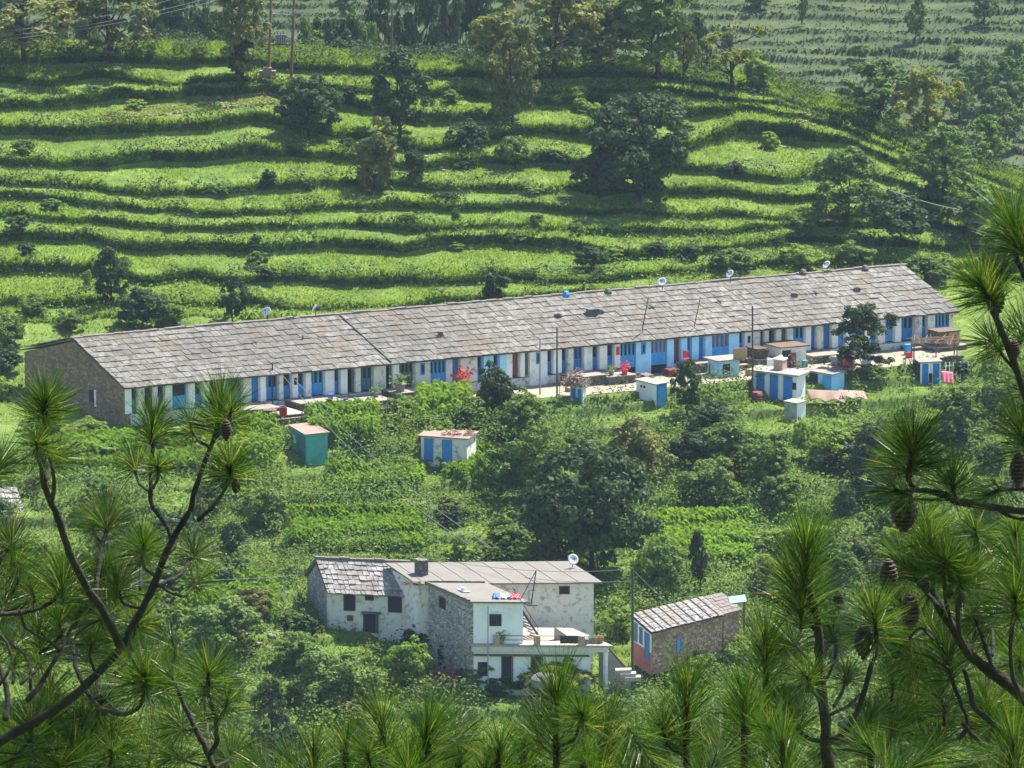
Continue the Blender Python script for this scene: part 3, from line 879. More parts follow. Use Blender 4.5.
# ploughed strip on the terrace at the upper left: clods and stones
def follow_sheet(name, outline_top, outline_bot, mat, lift, nx=60, ny=8, kind='structure', label=None, cat=None):
    ct, cb = curve(outline_top), curve(outline_bot)
    x0, x1 = outline_top[0][0], outline_top[-1][0]
    V, Fq = [], []
    for i in range(nx + 1):
        px = x0 + (x1 - x0) * i / nx
        A_, B_ = at(px, float(ct(px))), at(px, float(cb(px)))
        for j in range(ny + 1):
            q = A_.lerp(B_, j / ny)
            V.append((q.x, q.y, ground_z(q.x, q.y) + lift))
    for i in range(nx):
        for j in range(ny):
            k = i * (ny + 1) + j
            Fq += [k, k + 1, k + ny + 2, k + ny + 1]
    me = mesh_np(name, np.array(V), Fq, np.full(nx * ny, 4), mat, True)
    return tag(link(name, me), label, cat, kind=kind)
soil = paint('ploughed_soil', (.36, .29, .19), .95, .3, 1.2, (.2, .18, .10))
Pq = sample_rows(('up_tread', 'up_lip'), 500000, 90, 300, seed=77)
Pq = Pq[~not_bare(Pq)][:26000]
r = np.random.default_rng(3)
Vq = leaf_arrays(Pq + np.array([0, 0, .05]), unit(r.normal(size=(len(Pq), 3)) * .4 + [0, 0, 1]), .16 * r.uniform(.5, 1.5, len(Pq)), .8, r)
tag(link('ploughed_clods', leaf_mesh('ploughed_clods', Vq, soil)), 'brownish bare ploughed strip with clods on the upper left terrace', 'soil', kind='stuff')
Vq = leaf_arrays(Pq[:2500] + np.array([0, 0, .15]), unit(r.normal(size=(2500, 3)) * .6 + [0, 0, 1]), .13 * np.ones(2500), .6, r)
tag(link('seedlings', leaf_mesh('seedlings', Vq, LM['lite'])), 'small seedlings in the ploughed strip', 'seedlings', kind='stuff')

# ------------------------------------------------------------------ HOUSES: materials
WHITE = paint('whitewash', (.80, .79, .72), .85, .38, .9, (.20, .17, .12))
WHITE2 = paint('whitewash_clean', (.84, .84, .80), .8, .15, .6, (.35, .33, .28))
WHITE3 = paint('whitewash_weathered', (.70, .67, .57), .9, .75, 1.9, (.13, .11, .09))
LBLUE = paint('pale_blue_wash', (.36, .70, .90), .8, .3, .9, (.25, .3, .3))
BLUE = paint('blue_paint', (.02, .20, .52), .55, .3, 2.0, (.03, .10, .2))
BLUE2 = paint('light_blue_paint', (.04, .33, .66), .55, .3, 2.0, (.05, .15, .25))
TEAL = paint('teal_paint', (.04, .17, .19), .6, .4, 2.0, (.03, .08, .08))
GREENP = paint('sea_green_paint', (.05, .33, .28), .6, .35, 1.0, (.05, .14, .10))
GREYG = paint('grey_green_paint', (.10, .16, .15), .6, .4, 2.0)
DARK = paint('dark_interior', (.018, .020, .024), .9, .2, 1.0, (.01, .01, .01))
GLASS = paint('dark_pane', (.02, .03, .04), .2, .2, 1.0, (.02, .02, .02))
REDP = paint('red_brown_paint', (.20, .05, .04), .6, .3, 2.0)
WOOD = paint('old_wood', (.14, .09, .055), .9, .4, 4.0, (.05, .035, .025))
WOODL = paint('pale_wood', (.42, .24, .12), .8, .3, 3.0, (.2, .12, .07))
BEAM = paint('roof_edge_blue', (.03, .12, .20), .7, .4, 2.0)
CEM = paint('cement', (.25, .22, .18), .9, .4, .8, (.16, .13, .10))
CEMP = paint('pale_cement', (.33, .29, .235), .9, .35, .8, (.25, .2, .15))
RUSTR = paint('rusty_sheet', (.26, .17, .125), .7, .5, 1.0, (.22, .12, .08))
YARD = paint('trodden_yard', (.27, .235, .18), .95, .4, .5, (.18, .16, .08))
RED = paint('red_plastic', (.55, .03, .05), .4, .2, 3.0, (.3, .02, .03))
PINK = paint('pink_cloth', (.70, .16, .24), .8, .2, 3.0, (.5, .1, .15))
BLK = paint('black_plastic', (.02, .02, .022), .5, .2, 3.0)
BLUEB = paint('blue_barrel_plastic', (.02, .10, .42), .4, .2, 3.0, (.02, .06, .2))
METAL = paint('grey_metal', (.32, .33, .34), .5, .25, 4.0, (.2, .14, .10), .4)
DMETAL = paint('dark_metal', (.06, .06, .065), .6, .3, 4.0, (.1, .06, .04), .3)
DISHM = paint('dish_grey', (.55, .56, .57), .5, .2, 5.0, (.35, .3, .26))
STONEW = stone('gable_stone', (.14, .09, .05), (.24, .155, .09), (.34, .23, .14), 2.8)
STONEG = stone('grey_stone', (.24, .22, .19), (.38, .35, .31), (.54, .50, .45), 3.0)
STONEB = stone('brown_stone', (.26, .16, .09), (.42, .27, .15), (.55, .38, .22), 2.6)
STONED = stone('dark_dry_stone', (.10, .09, .08), (.16, .14, .12), (.22, .19, .16), 3.0, (.03, .03, .03))
SLATE = slate('slate_long', (.170, .163, .143), (.115, .106, .09), (.055, .047, .037), (.11, .078, .05))
SLATE2 = slate('slate_small', (.34, .32, .30), (.27, .25, .23), (.14, .12, .10), (.22, .16, .13))
SLATE3 = slate('slate_grid', (.25, .24, .22), (.22, .205, .19), (.18, .16, .14), (.21, .17, .13))
RIDGE = paint('ridge_stone', (.16, .13, .11), .95, .4, 3.0)

class Frame:
    """a house's own axes: s along the front, t backwards, z up"""
    def __init__(f, A, U, G): f.A, f.U, f.G = Vector(A), Vector(U), Vector(G)
    def __call__(f, s, t, z): return f.A + f.U * s + f.G * t + Vector((0, 0, z))
    def box(f, mb, s0, s1, t0, t1, z0, z1):
        mb.box(f(s0, t0, z0), f.U * (s1 - s0), f.G * (t1 - t0), Vector((0, 0, z1 - z0))); return mb
    def s_at(f, px, z=0, t=0, py=384):
        """position along the front that shows at a picture column"""
        c = (px - 512) / (F * (CP + (py - 384) * -1 / F * SP))
        B = f(0, t, z)
        return (c * B.y - B.x) / (f.U.x - c * f.U.y)
def slates(mb, P00, U, G, L, Wd, nu, nv, rs, thick=.05, jit=.06, over=.12, zr=.0):
    """courses of overlapping flagstones from the eave P00 up the slope G; U along the eave (unit vectors)"""
    Nn = U.cross(G).normalized()
    if Nn.z < 0: Nn = -Nn
    dv = Wd / nv
    for j in range(nv):
        off = rs.uniform(-.5, .5) * L / nu
        cuts = [0]
        x = L / nu * rs.uniform(.4, 1)
        while x < L - .2:
            cuts.append(x); x += L / nu * rs.uniform(.7, 1.3)
        cuts.append(L)
        for a_, b_ in zip(cuts, cuts[1:]):
            g_ = .022 * rs.uniform(.3, 1.5)
            lo = j * dv - over * rs.uniform(.5, 1.3); hi = (j + 1) * dv + .02
            if j == nv - 1: hi = Wd
            t_ = thick * rs.uniform(.7, 1.5)
            h0 = thick * 1.1 + rs.uniform(0, jit * .6); h1 = rs.uniform(0, .015)
            sk = rs.uniform(-.05, .05)
            p = [P00 + U * (a_ + g_) + G * lo + Nn * h0, P00 + U * (b_ - g_ + .0) + G * (lo + sk) + Nn * (h0 + rs.uniform(-.015, .015)),
                 P00 + U * (b_ - g_) + G * hi + Nn * h1, P00 + U * (a_ + g_) + G * hi + Nn * h1]
            mb.prism(p, Nn * t_)

# ------------------------------------------------------------------ THE LONG ROW HOUSE
A = P3(125, 423, 468); R_ = P3(953, 345, 501)
A.z = min(A.z, 4.45); R_.z = 4.0
U0 = R_ - A; LROW = U0.length; U = U0.normalized()
G = Vector((-.60, .80, 0))
fr = Frame(A, U, G)
HE = 3.12
row = thing('row_house', 'very long single-storey row house with a slate roof and blue and white front', 'house', A)
HD, RZ_, DROP, WD = 7.3, 2.75, 2.2, 15.3
rs = random.Random(8)
# stone gables, rear wall
mb = MB()
def gable(s0, s1):
    pts = [fr(s0, 0, -1.6), fr(s0, WD, -1.6), fr(s0, WD, HE + RZ_ - DROP - .3), fr(s0, HD, HE + RZ_ - .22), fr(s0, 0, HE - .18)]
    mb.prism(pts, fr.U * (s1 - s0))
gable(0, .5); gable(LROW - .5, LROW)
fr.box(mb, .5, LROW - .5, WD - .5, WD, -1.5, HE + RZ_ - DROP - .2)
mb.build('stone_wall', STONEW, row)
# recessed inner wall behind the piers, plinth, floor band and lintel beam
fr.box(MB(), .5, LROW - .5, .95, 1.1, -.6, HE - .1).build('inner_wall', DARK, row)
fr.box(MB(), .5, LROW - .5, .04, .94, -1.4, .62).build('plinth', WHITE3, row)
fr.box(MB(), .5, LROW - .5, .02, .95, HE - .2, HE - .02).build('lintel_beam', BEAM, row)
# gable window
wnd = MB(); fr.box(wnd, -.02, .03, 4.55, 5.35, .9, 1.9); gw = wnd.build('gable_window', DARK, row)
f_ = MB(); fr.box(f_, -.05, -.021, 4.25, 4.54, .6, 2.0); f_.build('frame', WHITE3, gw)
# fronts
front = [(124, 131, 'W'), (131, 138, 'T'), (138, 144, 'W'), (144, 153.5, 'D'), (153.5, 157, 'W'), (157, 165, 'T'), (165, 172, 'W'), (172, 188, 'B'), (188, 194.5, 'W'),
 (194.5, 203, 'B'), (203, 209, 'W'), (209, 219, 'D'), (219, 225, 'W'), (225, 232, 'B'), (232, 243, 'B'), (243, 251, 'W'), (251, 260, 'B'), (260, 265.5, 'W'), (265.5, 279, 'BB'), (279, 283, 'W'), (283, 292, 'B'), (292, 297.5, 'Wn'),
 (297.5, 305.5, 'B'), (305.5, 311, 'W'), (311, 325, 'BB'), (325, 334, 'W'), (334, 340.5, 'B'), (340.5, 347, 'W'), (347, 355.5, 'D'), (355.5, 360.5, 'W'), (360.5, 373.5, 'TT'), (373.5, 385.5, 'WF'),
 (385.5, 393, 'D'), (393, 399, 'W'), (399, 415, 'G'), (415, 430, 'WFw'), (430, 446, 'BAY'), (446, 452, 'WF'), (452, 460, 'B'), (460, 477, 'W'), (477, 483.5, 'B'), (483.5, 493, 'LF'), (493, 499.5, 'B'), (499.5, 506, 'L'),
 (506, 512, 'W'), (512, 520, 'R'), (520, 524.5, 'W'), (524.5, 529.5, 'D'), (529.5, 547, 'WFw'), (547, 553.5, 'B'), (553.5, 561.5, 'W'), (561.5, 568, 'B'), (568, 573, 'W'), (573, 584, 'BB'), (584, 592, 'WF'),
 (592, 599.5, 'B'), (599.5, 607, 'W'), (607, 614.5, 'B'), (614.5, 620, 'Wr'), (620, 636, 'BAY'), (636, 651, 'LFw'), (651, 667, 'BAYr'), (667, 673.5, 'LF'), (673.5, 681, 'R'), (681, 687, 'L'), (687, 692, 'B'), (692, 698.5, 'L'),
 (698.5, 705, 'B'), (705, 711.5, 'L'), (711.5, 729, 'BAYr'), (729, 739, 'LF'), (739, 745, 'B'), (745, 752, 'Wn'), (752, 760, 'WF'), (760, 764.5, 'D'), (764.5, 768.5, 'W'), (768.5, 776, 'D'), (776, 781, 'W'), (781, 787, 'D'),
 (787, 793, 'W'), (793, 806, 'BB'), (806, 811, 'WF'), (811, 817, 'B'), (817, 823, 'W'), (823, 832, 'BB'), (832, 838, 'W'), (838, 846, 'B'), (846, 852, 'W'), (852, 864, 'BB'), (864, 870, 'W'), (870, 878, 'B'), (878, 885, 'W'), (885, 895, 'BB'),
 (895, 901, 'W'), (901, 915, 'BB'), (915, 922, 'WF'), (922, 928, 'B'), (928, 935, 'WF'), (935, 949, 'BAY'), (949, 953, 'W')]
S = lambda px: fr.s_at(px, 2.0, 0, 384 - (384 - (390 - (px - 125) * .094)))
ZF = .8
def panel(s0, s1, z0, z1, mat, leaves, pane=GLASS, glazed=True, t=.32):
    """a framed door or board front: rails and stiles around recessed boards, with small panes"""
    d = MB(); fr.box(d, s0 + .02, s1 - .02, t + .05, t + .1, z0, z1)
    w_ = (s1 - s0) / leaves
    for k in range(leaves + 1):
        c = s0 + w_ * k
        lo, hi = max(s0 + .02, c - .045), min(s1 - .02, c + .045)
        fr.box(d, lo, hi, t - .003, t + .049, z0, z1)
    for zz in (z0 + .04, z0 + (z1 - z0) * .42, z1 - .06):
        for k in range(leaves):
            a_, b_ = s0 + w_ * k + .047, s0 + w_ * (k + 1) - .047
            if k == 0: a_ = s0 + .067
            if b_ > a_: fr.box(d, a_, b_, t + .008, t + .048, zz - .05, zz + .05)
    o = d.build('door', mat, row)
    if glazed:
        q = MB()
        for k in range(leaves):
            a_, b_ = s0 + w_ * k + .10, s0 + w_ * (k + 1) - .10
            if b_ - a_ > .12: fr.box(q, a_, b_, t + .034, t + .046, z0 + (z1 - z0) * .48, z1 - .15)
        q.build('pane', pane, o)
    return o
for a0, b0, k in front:
    s0, s1 = S(a0), S(b0)
    s0 = max(s0, 0.01); s1 = min(s1, LROW - .01)
    full = 'F' in k
    if k[0] in 'WL' and k != 'B':
        mt = LBLUE if k[0] == 'L' else rs.choice([WHITE, WHITE, WHITE2, WHITE3])
        z0 = -.7 if full else ZF - .05
        pm = MB(); fr.box(pm, s0, s1, -.05 + rs.uniform(-.03, .02), .6, z0, HE - .21)
        po = pm.build('pier', mt, row)
        c = (s0 + s1) / 2
        if 'w' in k:
            q = MB(); fr.box(q, c - .25, c + .15, -.115, -.085, 1.75, 2.75); qo = q.build('small_window', BLUE, row)
            q = MB(); fr.box(q, c - .15, c + .05, -.130, -.117, 1.9, 2.6); q.build('pane', GLASS, qo)
        if 'n' in k:
            q = MB(); fr.box(q, c - .12, c + .12, -.11, -.085, 1.9, 2.5); q.build('wall_niche', DARK, row)
        if 'r' in k:
            q = MB(); fr.box(q, c - .15, c + .15, -.13, -.085, 1.9, 2.6); q.build('hanging_cloth', RED, row)
    else:
        if k == 'B': panel(s0, s1, ZF, HE - .22, rs.choice([BLUE, BLUE, BLUE2]), 1, DARK, rs.random() < .6)
        elif k == 'BB': panel(s0, s1, ZF, HE - .22, rs.choice([BLUE2, BLUE2, BLUE]), 3, DARK, True)
        elif k == 'T': panel(s0, s1, ZF, HE - .22, TEAL, 1, DARK)
        elif k == 'TT': panel(s0, s1, ZF, HE - .22, TEAL, 3, DARK)
        elif k == 'G': panel(s0, s1, ZF + .35, HE - .22, GREYG, 4, DARK)
        elif k == 'R': panel(s0, s1, ZF, HE - .22, REDP, 2, DARK, False)
        elif k[:3] == 'BAY':
            panel(s0, s1, ZF - .1, HE - .22, BLUE2, 4, REDP if 'r' in k else DARK, True, .05)
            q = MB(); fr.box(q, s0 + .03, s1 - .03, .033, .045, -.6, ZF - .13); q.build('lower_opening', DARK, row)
        elif k == 'D':
            q = MB(); fr.box(q, s0 + .02, s0 + .1, .2, .3, ZF, HE - .25); fr.box(q, s1 - .1, s1 - .02, .2, .3, ZF, HE - .25); fr.box(q, s0 + .101, s1 - .101, .2, .3, HE - .4, HE - .25)
            q.build('door_frame', GREYG, row)
# roof
UH = U
Gf = (G * HD + Vector((0, 0, RZ_))).normalized(); Lf = math.hypot(HD, RZ_)
Gr = (G * (HD - WD) + Vector((0, 0, RZ_ - DROP * 0 - (RZ_ - DROP)))).normalized()
deck = MB()
e0 = fr(-.3, -.45, HE - .16)
deck.prism([fr(-.3, -.42, HE - .22), fr(LROW + .3, -.42, HE - .22), fr(LROW + .3, HD, HE + RZ_ - .14), fr(-.3, HD, HE + RZ_ - .14)], Vector((0, 0, .07)))
deck.prism([fr(-.3, HD + .02, HE + RZ_ - .14), fr(LROW + .3, HD + .02, HE + RZ_ - .14), fr(LROW + .3, WD + .4, HE + RZ_ - DROP - .24), fr(-.3, WD + .4, HE + RZ_ - DROP - .24)], Vector((0, 0, .07)))
roof = deck.build('roof', WOOD, row)
sm = MB()
slates(sm, fr(-.35, -.45, HE - .1), U, Gf, LROW + .7, Lf + .45, 112, 10, rs, .045, .06)
so_ = sm.build('roof_slates', SLATE, roof)
sm = MB()
pr = fr(LROW + .35, WD + .45, HE + RZ_ - DROP - .08)
Gb = (fr(0, HD, HE + RZ_) - fr(0, WD, HE + RZ_ - DROP)).normalized()
slates(sm, pr, -U, Gb, LROW + .7, 8.7, 82, 8, rs, .05, .07)
sm.build('rear_slates', SLATE, roof)
rm = MB()
x = -.4
while x < LROW + .3:
    l_ = rs.uniform(.6, 1.1)
    P_ = fr(x, HD - .22, HE + RZ_ + rs.uniform(.0, .05))
    rm.box(P_, U * (l_ - .03), G * .45, Vector((0, 0, rs.uniform(.12, .2)))); x += l_
rm.build('ridge_stones', RIDGE, roof)
# the dark joint between two lengths of roof
jm = MB(); s_ = S(386)
jm.tube([fr(s_ + .2, -.45, HE + .06), fr(s_ + .2, HD - .3, HE + RZ_ + .12)], .07, 5)
jm.build('roof_joint', DMETAL, roof)
ch = MB(); pc = fr(S(616), 3.6, HE + 1.3); ch.box(pc, U * .75, G * .6, Vector((0, 0, .75))); ch.box(pc + Vector((0, 0, .751)) - U * .08 - G * .08, U * .91, G * .76, Vector((0, 0, .08)))
ch.build('chimney', STONED, roof)
ch = MB(); pc = fr(S(456), 2.6, HE + .95); ch.box(pc, U * .6, G * .4, Vector((0, 0, .35))); ch.box(pc + U * .2 + Vector((0, 0, .36)), U * .3, G * .3, Vector((0, 0, .25))); ch.build('smoke_vent', STONED, roof)

# yard paving: follows the bench in front of the long house
follow_sheet('yard_paving', [(560, 382), (700, 369), (760, 363), (958, 345)], [(560, 398), (700, 385), (760, 379), (958, 362)], YARD, .05, 80, 6)
follow_sheet('yard_path', [(225, 413), (400, 397), (559, 383)], [(225, 426), (400, 411), (559, 397)], YARD, .05, 60, 6)

# platforms before the doors
def on_row(px, t, z=0.0):
    return fr(S(px), t, z)
def platform(px0, px1, depth, h, label, steps=True, group=None, mat=STONED, top=CEM):
    s0, s1 = S(px0), S(px1)
    p = fr((s0 + s1) / 2, -depth / 2, 0); gz = ground_z(p.x, p.y)
    t_ = thing('veranda_platform', label, 'platform', (p.x, p.y, gz), 0, group)
    zb = gz - fr.A.z - .4 - (fr(s0, 0, 0).z - fr.A.z)
    m_ = MB(); fr.box(m_, s0, s1, -depth, -.1, zb, h); m_.build('retaining_wall', mat, t_)
    m_ = MB(); fr.box(m_, s0 - .06, s1 + .06, -depth - .08, -.1, h + .002, h + .1); m_.build('top_slab', top, t_)
    if steps:
        m_ = MB()
        for k in range(4):
            fr.box(m_, s1 + .061, s1 + .061 + .9, -depth + .25 * k, -depth + .25 * (k + 1) - .003, zb, max(.05, h - .22 * (3 - k)))
        m_.build('steps', mat, t_)
    return t_
platform(228, 262, 2.6, .62, 'low stone veranda behind the pine tufts at the left end of the row front')
platform(284, 326, 2.4, .7, 'stone veranda with blue bucket in front of the blue double door')
platform(334, 372, 2.9, .45, 'wide low stone veranda left of the dark joint in the roof')
platform(381, 398, 2.2, .75, 'dark stone veranda with plants under the dark joint in the roof', False)
platform(560, 590, 2.2, .7, 'dark stone veranda beside the brushwood pile')
platform(590, 617, 2.6, .55, 'stone veranda with red flower pots and a bush, middle of the row')
platform(676, 712, 1.6, .75, 'stone veranda with red chair, behind the small flat porch roof', False)
platform(739, 753, 2.4, .8, 'high dark stone veranda stacked with firewood')
platform(796, 826, 2.4, .62, 'dark stone veranda left of the dark yard tree')
platform(900, 914, 1.4, .3, 'pale low veranda right of the dark yard tree', False)
platform(915, 948, 2.6, .42, 'veranda carrying the brown wooden hutch at the right end')

# ------------------------------------------------------------------ huts
def hut(name, label, px, py, th, wr_px, wl_px, h_px, wallL, wallR, roofm, overh=.15, Y=None, roof_t=.1, cat='hut', tilt=0.0, sink=.5):
    p = at(px, py) if Y is None else P3(px, py, Y)
    k = mpp(p)
    wr = wr_px * k / max(.25, math.cos(th)); wl = wl_px * k / max(.2, abs(math.sin(th)))
    h = h_px * k / .98
    u = Vector((math.cos(th), math.sin(th), 0)); g = Vector((-math.sin(th), math.cos(th), 0))
    if th < 0:      # the side seen is on the right: start from the left corner
        pass
    f = Frame(p, u, g)
    t_ = thing(name, label, cat, (p.x, p.y, p.z))
    m_ = MB(); f.box(m_, 0, wr, 0, wl, -sink, h); m_.build('wall', wallR, t_)
    if wallL is not wallR:
        m_ = MB(); f.box(m_, -.03, -.002, 0, wl, -sink, h - .003); m_.build('side_wall', wallL, t_)
    m_ = MB()
    m_.prism([f(-overh - .03, -overh, h + .004), f(wr + overh, -overh, h + .004), f(wr + overh, wl + overh, h + .004 + tilt), f(-overh - .03, wl + overh, h + .004 + tilt)], Vector((0, 0, roof_t)))
    m_.build('roof', roofm, t_)
    return t_, f, wr, wl, h
def door_on(t_, f, face, a, b, z0, z1, mat, w_, nm='door', handle=True, boards=True):
    """face 'R' = front (t=0), 'L' = left side (s=0); a, b as fractions"""
    m_ = MB()
    if face == 'R':
        f.box(m_, a * w_, b * w_, -.05, -.004, z0, z1)
        if boards:
            for z in (z0 + .15, (z0 + z1) / 2, z1 - .15): f.box(m_, a * w_ + .03, b * w_ - .03, -.075, -.052, z - .04, z + .04)
    else:
        f.box(m_, -.08, -.034, a * w_, b * w_, z0, z1)
        if boards:
            for z in (z0 + .15, (z0 + z1) / 2, z1 - .15): f.box(m_, -.105, -.082, a * w_ + .03, b * w_ - .03, z - .04, z + .04)
    o = m_.build(nm, mat, t_)
    if handle:
        m_ = MB()
        if face == 'R': f.box(m_, a * w_ + .08, a * w_ + .12, -.11, -.077, (z0 + z1) / 2 - .1, (z0 + z1) / 2 + .06)
        else: f.box(m_, -.14, -.107, a * w_ + .08, a * w_ + .12, (z0 + z1) / 2 - .1, (z0 + z1) / 2 + .06)
        m_.build('handle', METAL, o)
    return o
th = rad(25)
t_, f, wr, wl, h = hut('green_hut', 'small sea-green painted hut with a rusty sheet roof below the maize', 306.5, 466, th, 21, 17, 31, GREENP, GREENP, RUSTR, tilt=.1)
door_on(t_, f, 'L', .1, .5, .05, h - .2, TEAL, wl); door_on(t_, f, 'L', .62, .78, h - 1.1, h - .5, WHITE3, wl, 'notice_board', False, False)
# white shed with two blue doors: the long side faces the lens
t_, f, wr, wl, h = hut('white_shed', 'white shed with two blue doors and clutter on its roof', 421, 460, rad(-17), 46, 9, 24, WHITE3, WHITE3, RUSTR, .2)
door_on(t_, f, 'R', .07, .27, -.1, h - .15, BLUE, wr); door_on(t_, f, 'R', .46, .68, -.1, h - .15, BLUE, wr)
m_ = MB()
rs = random.Random(4)
for k in range(26):
    c = f(rs.uniform(.4, 1) * wr, rs.uniform(.1, .9) * wl, h + .16 + rs.uniform(0, .1)); d = Vector((rs.uniform(-.5, .5), rs.uniform(-.3, .3), rs.uniform(0, .12)))
    m_.tube([c - d, c + d], .04, 4)
tag(m_.build('scrap_pile', WOOD), 'brown scrap wood lying on the roof of the shed with two blue doors', 'scrap wood')
t_, f, wr, wl, h = hut('white_hut', 'small white hut with one blue door at the yard edge, middle right', 656.5, 407, rad(40), 10.5, 19.5, 22, WHITE2, BLUE, CEMP, .12)
door_on(t_, f, 'R', .12, .9, 0, h - .15, BLUE2, wr)
door_on(t_, f, 'L', .55, .62, h - .5, h - .3, DARK, wl, 'air_hole', False, False); door_on(t_, f, 'L', .7, .77, h - .5, h - .3, DARK, wl, 'air_hole', False, False)
t_, f, wr, wl, h = hut('blue_white_hut', 'tiny blue and white hut under the brushwood pile', 583, 408, rad(62), 3, 13, 21, WHITE2, WHITE2, CEM, .1)
door_on(t_, f, 'L', .1, .38, -.1, h - .2, BLUE, wl); door_on(t_, f, 'L', .55, .88, -.1, h - .2, BLUE, wl)
# brushwood heap
bp = f(wr * .4, wl * .5, h + .12)
m_ = MB(); rs = random.Random(14)
for k in range(150):
    a_ = rs.uniform(0, 6.28); q = rs.uniform(0, 1) ** .7
    c = bp + Vector((math.cos(a_) * q * 1.0 - .2, math.sin(a_) * q * .8, rs.uniform(0, 1.3) * (1 - q * .8)))
    d = Vector((rs.uniform(-1, 1), rs.uniform(-1, 1), rs.uniform(-.5, .5))).normalized() * rs.uniform(.3, .8)
    m_.tube([c - d, c + d], rs.uniform(.02, .05), 4)
tag(m_.build('brushwood_pile', paint('dry_sticks', (.30, .22, .17), .95, .4, 3, (.12, .08, .06))), 'heap of grey-brown brushwood on top of the tiny blue and white hut', 'brushwood')
# striped hut with water tank
t_, f, wr, wl, h = hut('striped_hut', 'blue and white striped hut with three blue doors and a flat cement roof', 797, 403, rad(60), 9, 44, 27, WHITE2, WHITE2, CEMP, .3, roof_t=.14)
door_on(t_, f, 'L', .1, .3, .1, h - .1, BLUE, wl); door_on(t_, f, 'L', .42, .6, .1, h - .1, BLUE, wl); door_on(t_, f, 'L', .72, .9, .1, h - .1, BLUE, wl)
door_on(t_, f, 'L', .02, .1, h - 1.2, h - .6, DARK, wl, 'small_window', False, False)
wt = f(.75, wl * .42, h + .15)
o = thing('water_tank', 'square pinkish water tank with a white lid on the striped hut', 'tank', wt)
m_ = MB(); m_.box(wt, f.U * .85, f.G * .85, Vector((0, 0, .85))); m_.build('body', paint('pinkish_brick', (.52, .30, .24), .9, .4, 2), o)
m_ = MB(); m_.box(wt + Vector((0, 0, .852)) - f.U * .05 - f.G * .05, f.U * .95, f.G * .95, Vector((0, 0, .1))); m_.lathe(wt + f.U * .4 + f.G * .4 + Vector((0, 0, .953)), [(.2, 0), (.2, .18), (.1, .25)], 10); m_.build('lid', WHITE2, o)
t_, f2, wr2, wl2, h2 = hut('white_plinth', 'white block with a flat top below the striped hut', 797, 422, rad(50), 9, 12, 18, paint('mossy_white', (.4, .45, .35), .9, .5, 1.0, (.1, .16, .05)), WHITE2, CEMP, .08, cat='plinth')
t_, f, wr, wl, h = hut('blue_hut', 'pale blue hut with plants on its roof, right of the striped hut', 832, 395, rad(50), 13, 22, 20, LBLUE, LBLUE, CEM, .15)
door_on(t_, f, 'L', .05, .4, 0, h - .1, BLUE2, wl); door_on(t_, f, 'L', .62, .98, 0, h - .1, DARK, wl, 'opening', False, False)
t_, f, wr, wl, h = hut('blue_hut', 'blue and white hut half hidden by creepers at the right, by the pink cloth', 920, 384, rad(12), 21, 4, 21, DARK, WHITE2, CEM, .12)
door_on(t_, f, 'R', .1, .38, -.05, h - .1, BLUE, wr); door_on(t_, f, 'R', .62, .92, -.05, h - .1, BLUE, wr); door_on(t_, f, 'R', .42, .58, .1, .9, GLASS, wr, 'small_window', False, False)
def hut_front(name, label, px0, px1, depth, t0, z0, z1, wallm, roofm, cat, over=.15, roof_t=.1):
    s0, s1 = S(px0), S(px1)
    p = fr(s0, -t0 - depth, z0); t_ = thing(name, label, cat, p)
    m_ = MB(); fr.box(m_, s0, s1, -t0 - depth, -t0, z0, z1); m_.build('wall', wallm, t_)
    m_ = MB(); fr.box(m_, s0 - over, s1 + over, -t0 - depth - over, -t0, z1 + .003, z1 + roof_t); m_.build('roof', roofm, t_)
    return t_, s0, s1
t_, s0, s1 = hut_front('porch', 'light blue porch with flat cement roof right of the dense upright dark tree', 694, 714, 1.6, 1.9, -.5, 1.35, LBLUE, CEM, 'porch', .5)
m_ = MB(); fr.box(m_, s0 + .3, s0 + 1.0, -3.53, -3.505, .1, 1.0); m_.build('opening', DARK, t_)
m_ = MB(); fr.box(m_, s0 - .9, s0 - .8, -3.4, -3.3, -.6, 1.35); m_.build('post', WOOD, t_)
t_, s0, s1 = hut_front('lean_to', 'white lean-to with brown roof beams standing against the row front', 762, 787, 2.4, .2, -.5, 1.75, WHITE, WOOD, 'lean-to', .25)
m_ = MB(); fr.box(m_, s0 + .1, s0 + .9, -2.65, -2.605, -.4, 1.5); m_.build('opening', DARK, t_)
t_, s0, s1 = hut_front('wooden_hutch', 'brown wooden hutch with a pale side and small window, on the rightmost veranda', 921, 941, 1.6, .9, .54, 1.75, WOOD, WOOD, 'hutch', .08)
m_ = MB(); fr.box(m_, s0 + .9, s1 - .02, -2.54, -2.502, .56, 1.7); pz = m_.build('side_panel', WOODL, t_)
m_ = MB(); fr.box(m_, s0 + 1.35, s0 + 1.65, -2.56, -2.542, .9, 1.4); m_.build('small_window', DARK, pz)
# firewood stack on its veranda
m_ = MB(); rs = random.Random(17)
for j in range(7):
    for k in range(9):
        m_.tube([fr(S(740) + .1 + k * .13 + rs.uniform(-.02, .02), -2.3 + rs.uniform(-.1, .1), 1.0 + j * .12), fr(S(740) + .1 + k * .13, -.8 + rs.uniform(-.2, .1), 1.0 + j * .12)], .06, 5)
tag(m_.build('firewood_stack', WOOD), 'stack of brown firewood on the high dark stone veranda', 'firewood')

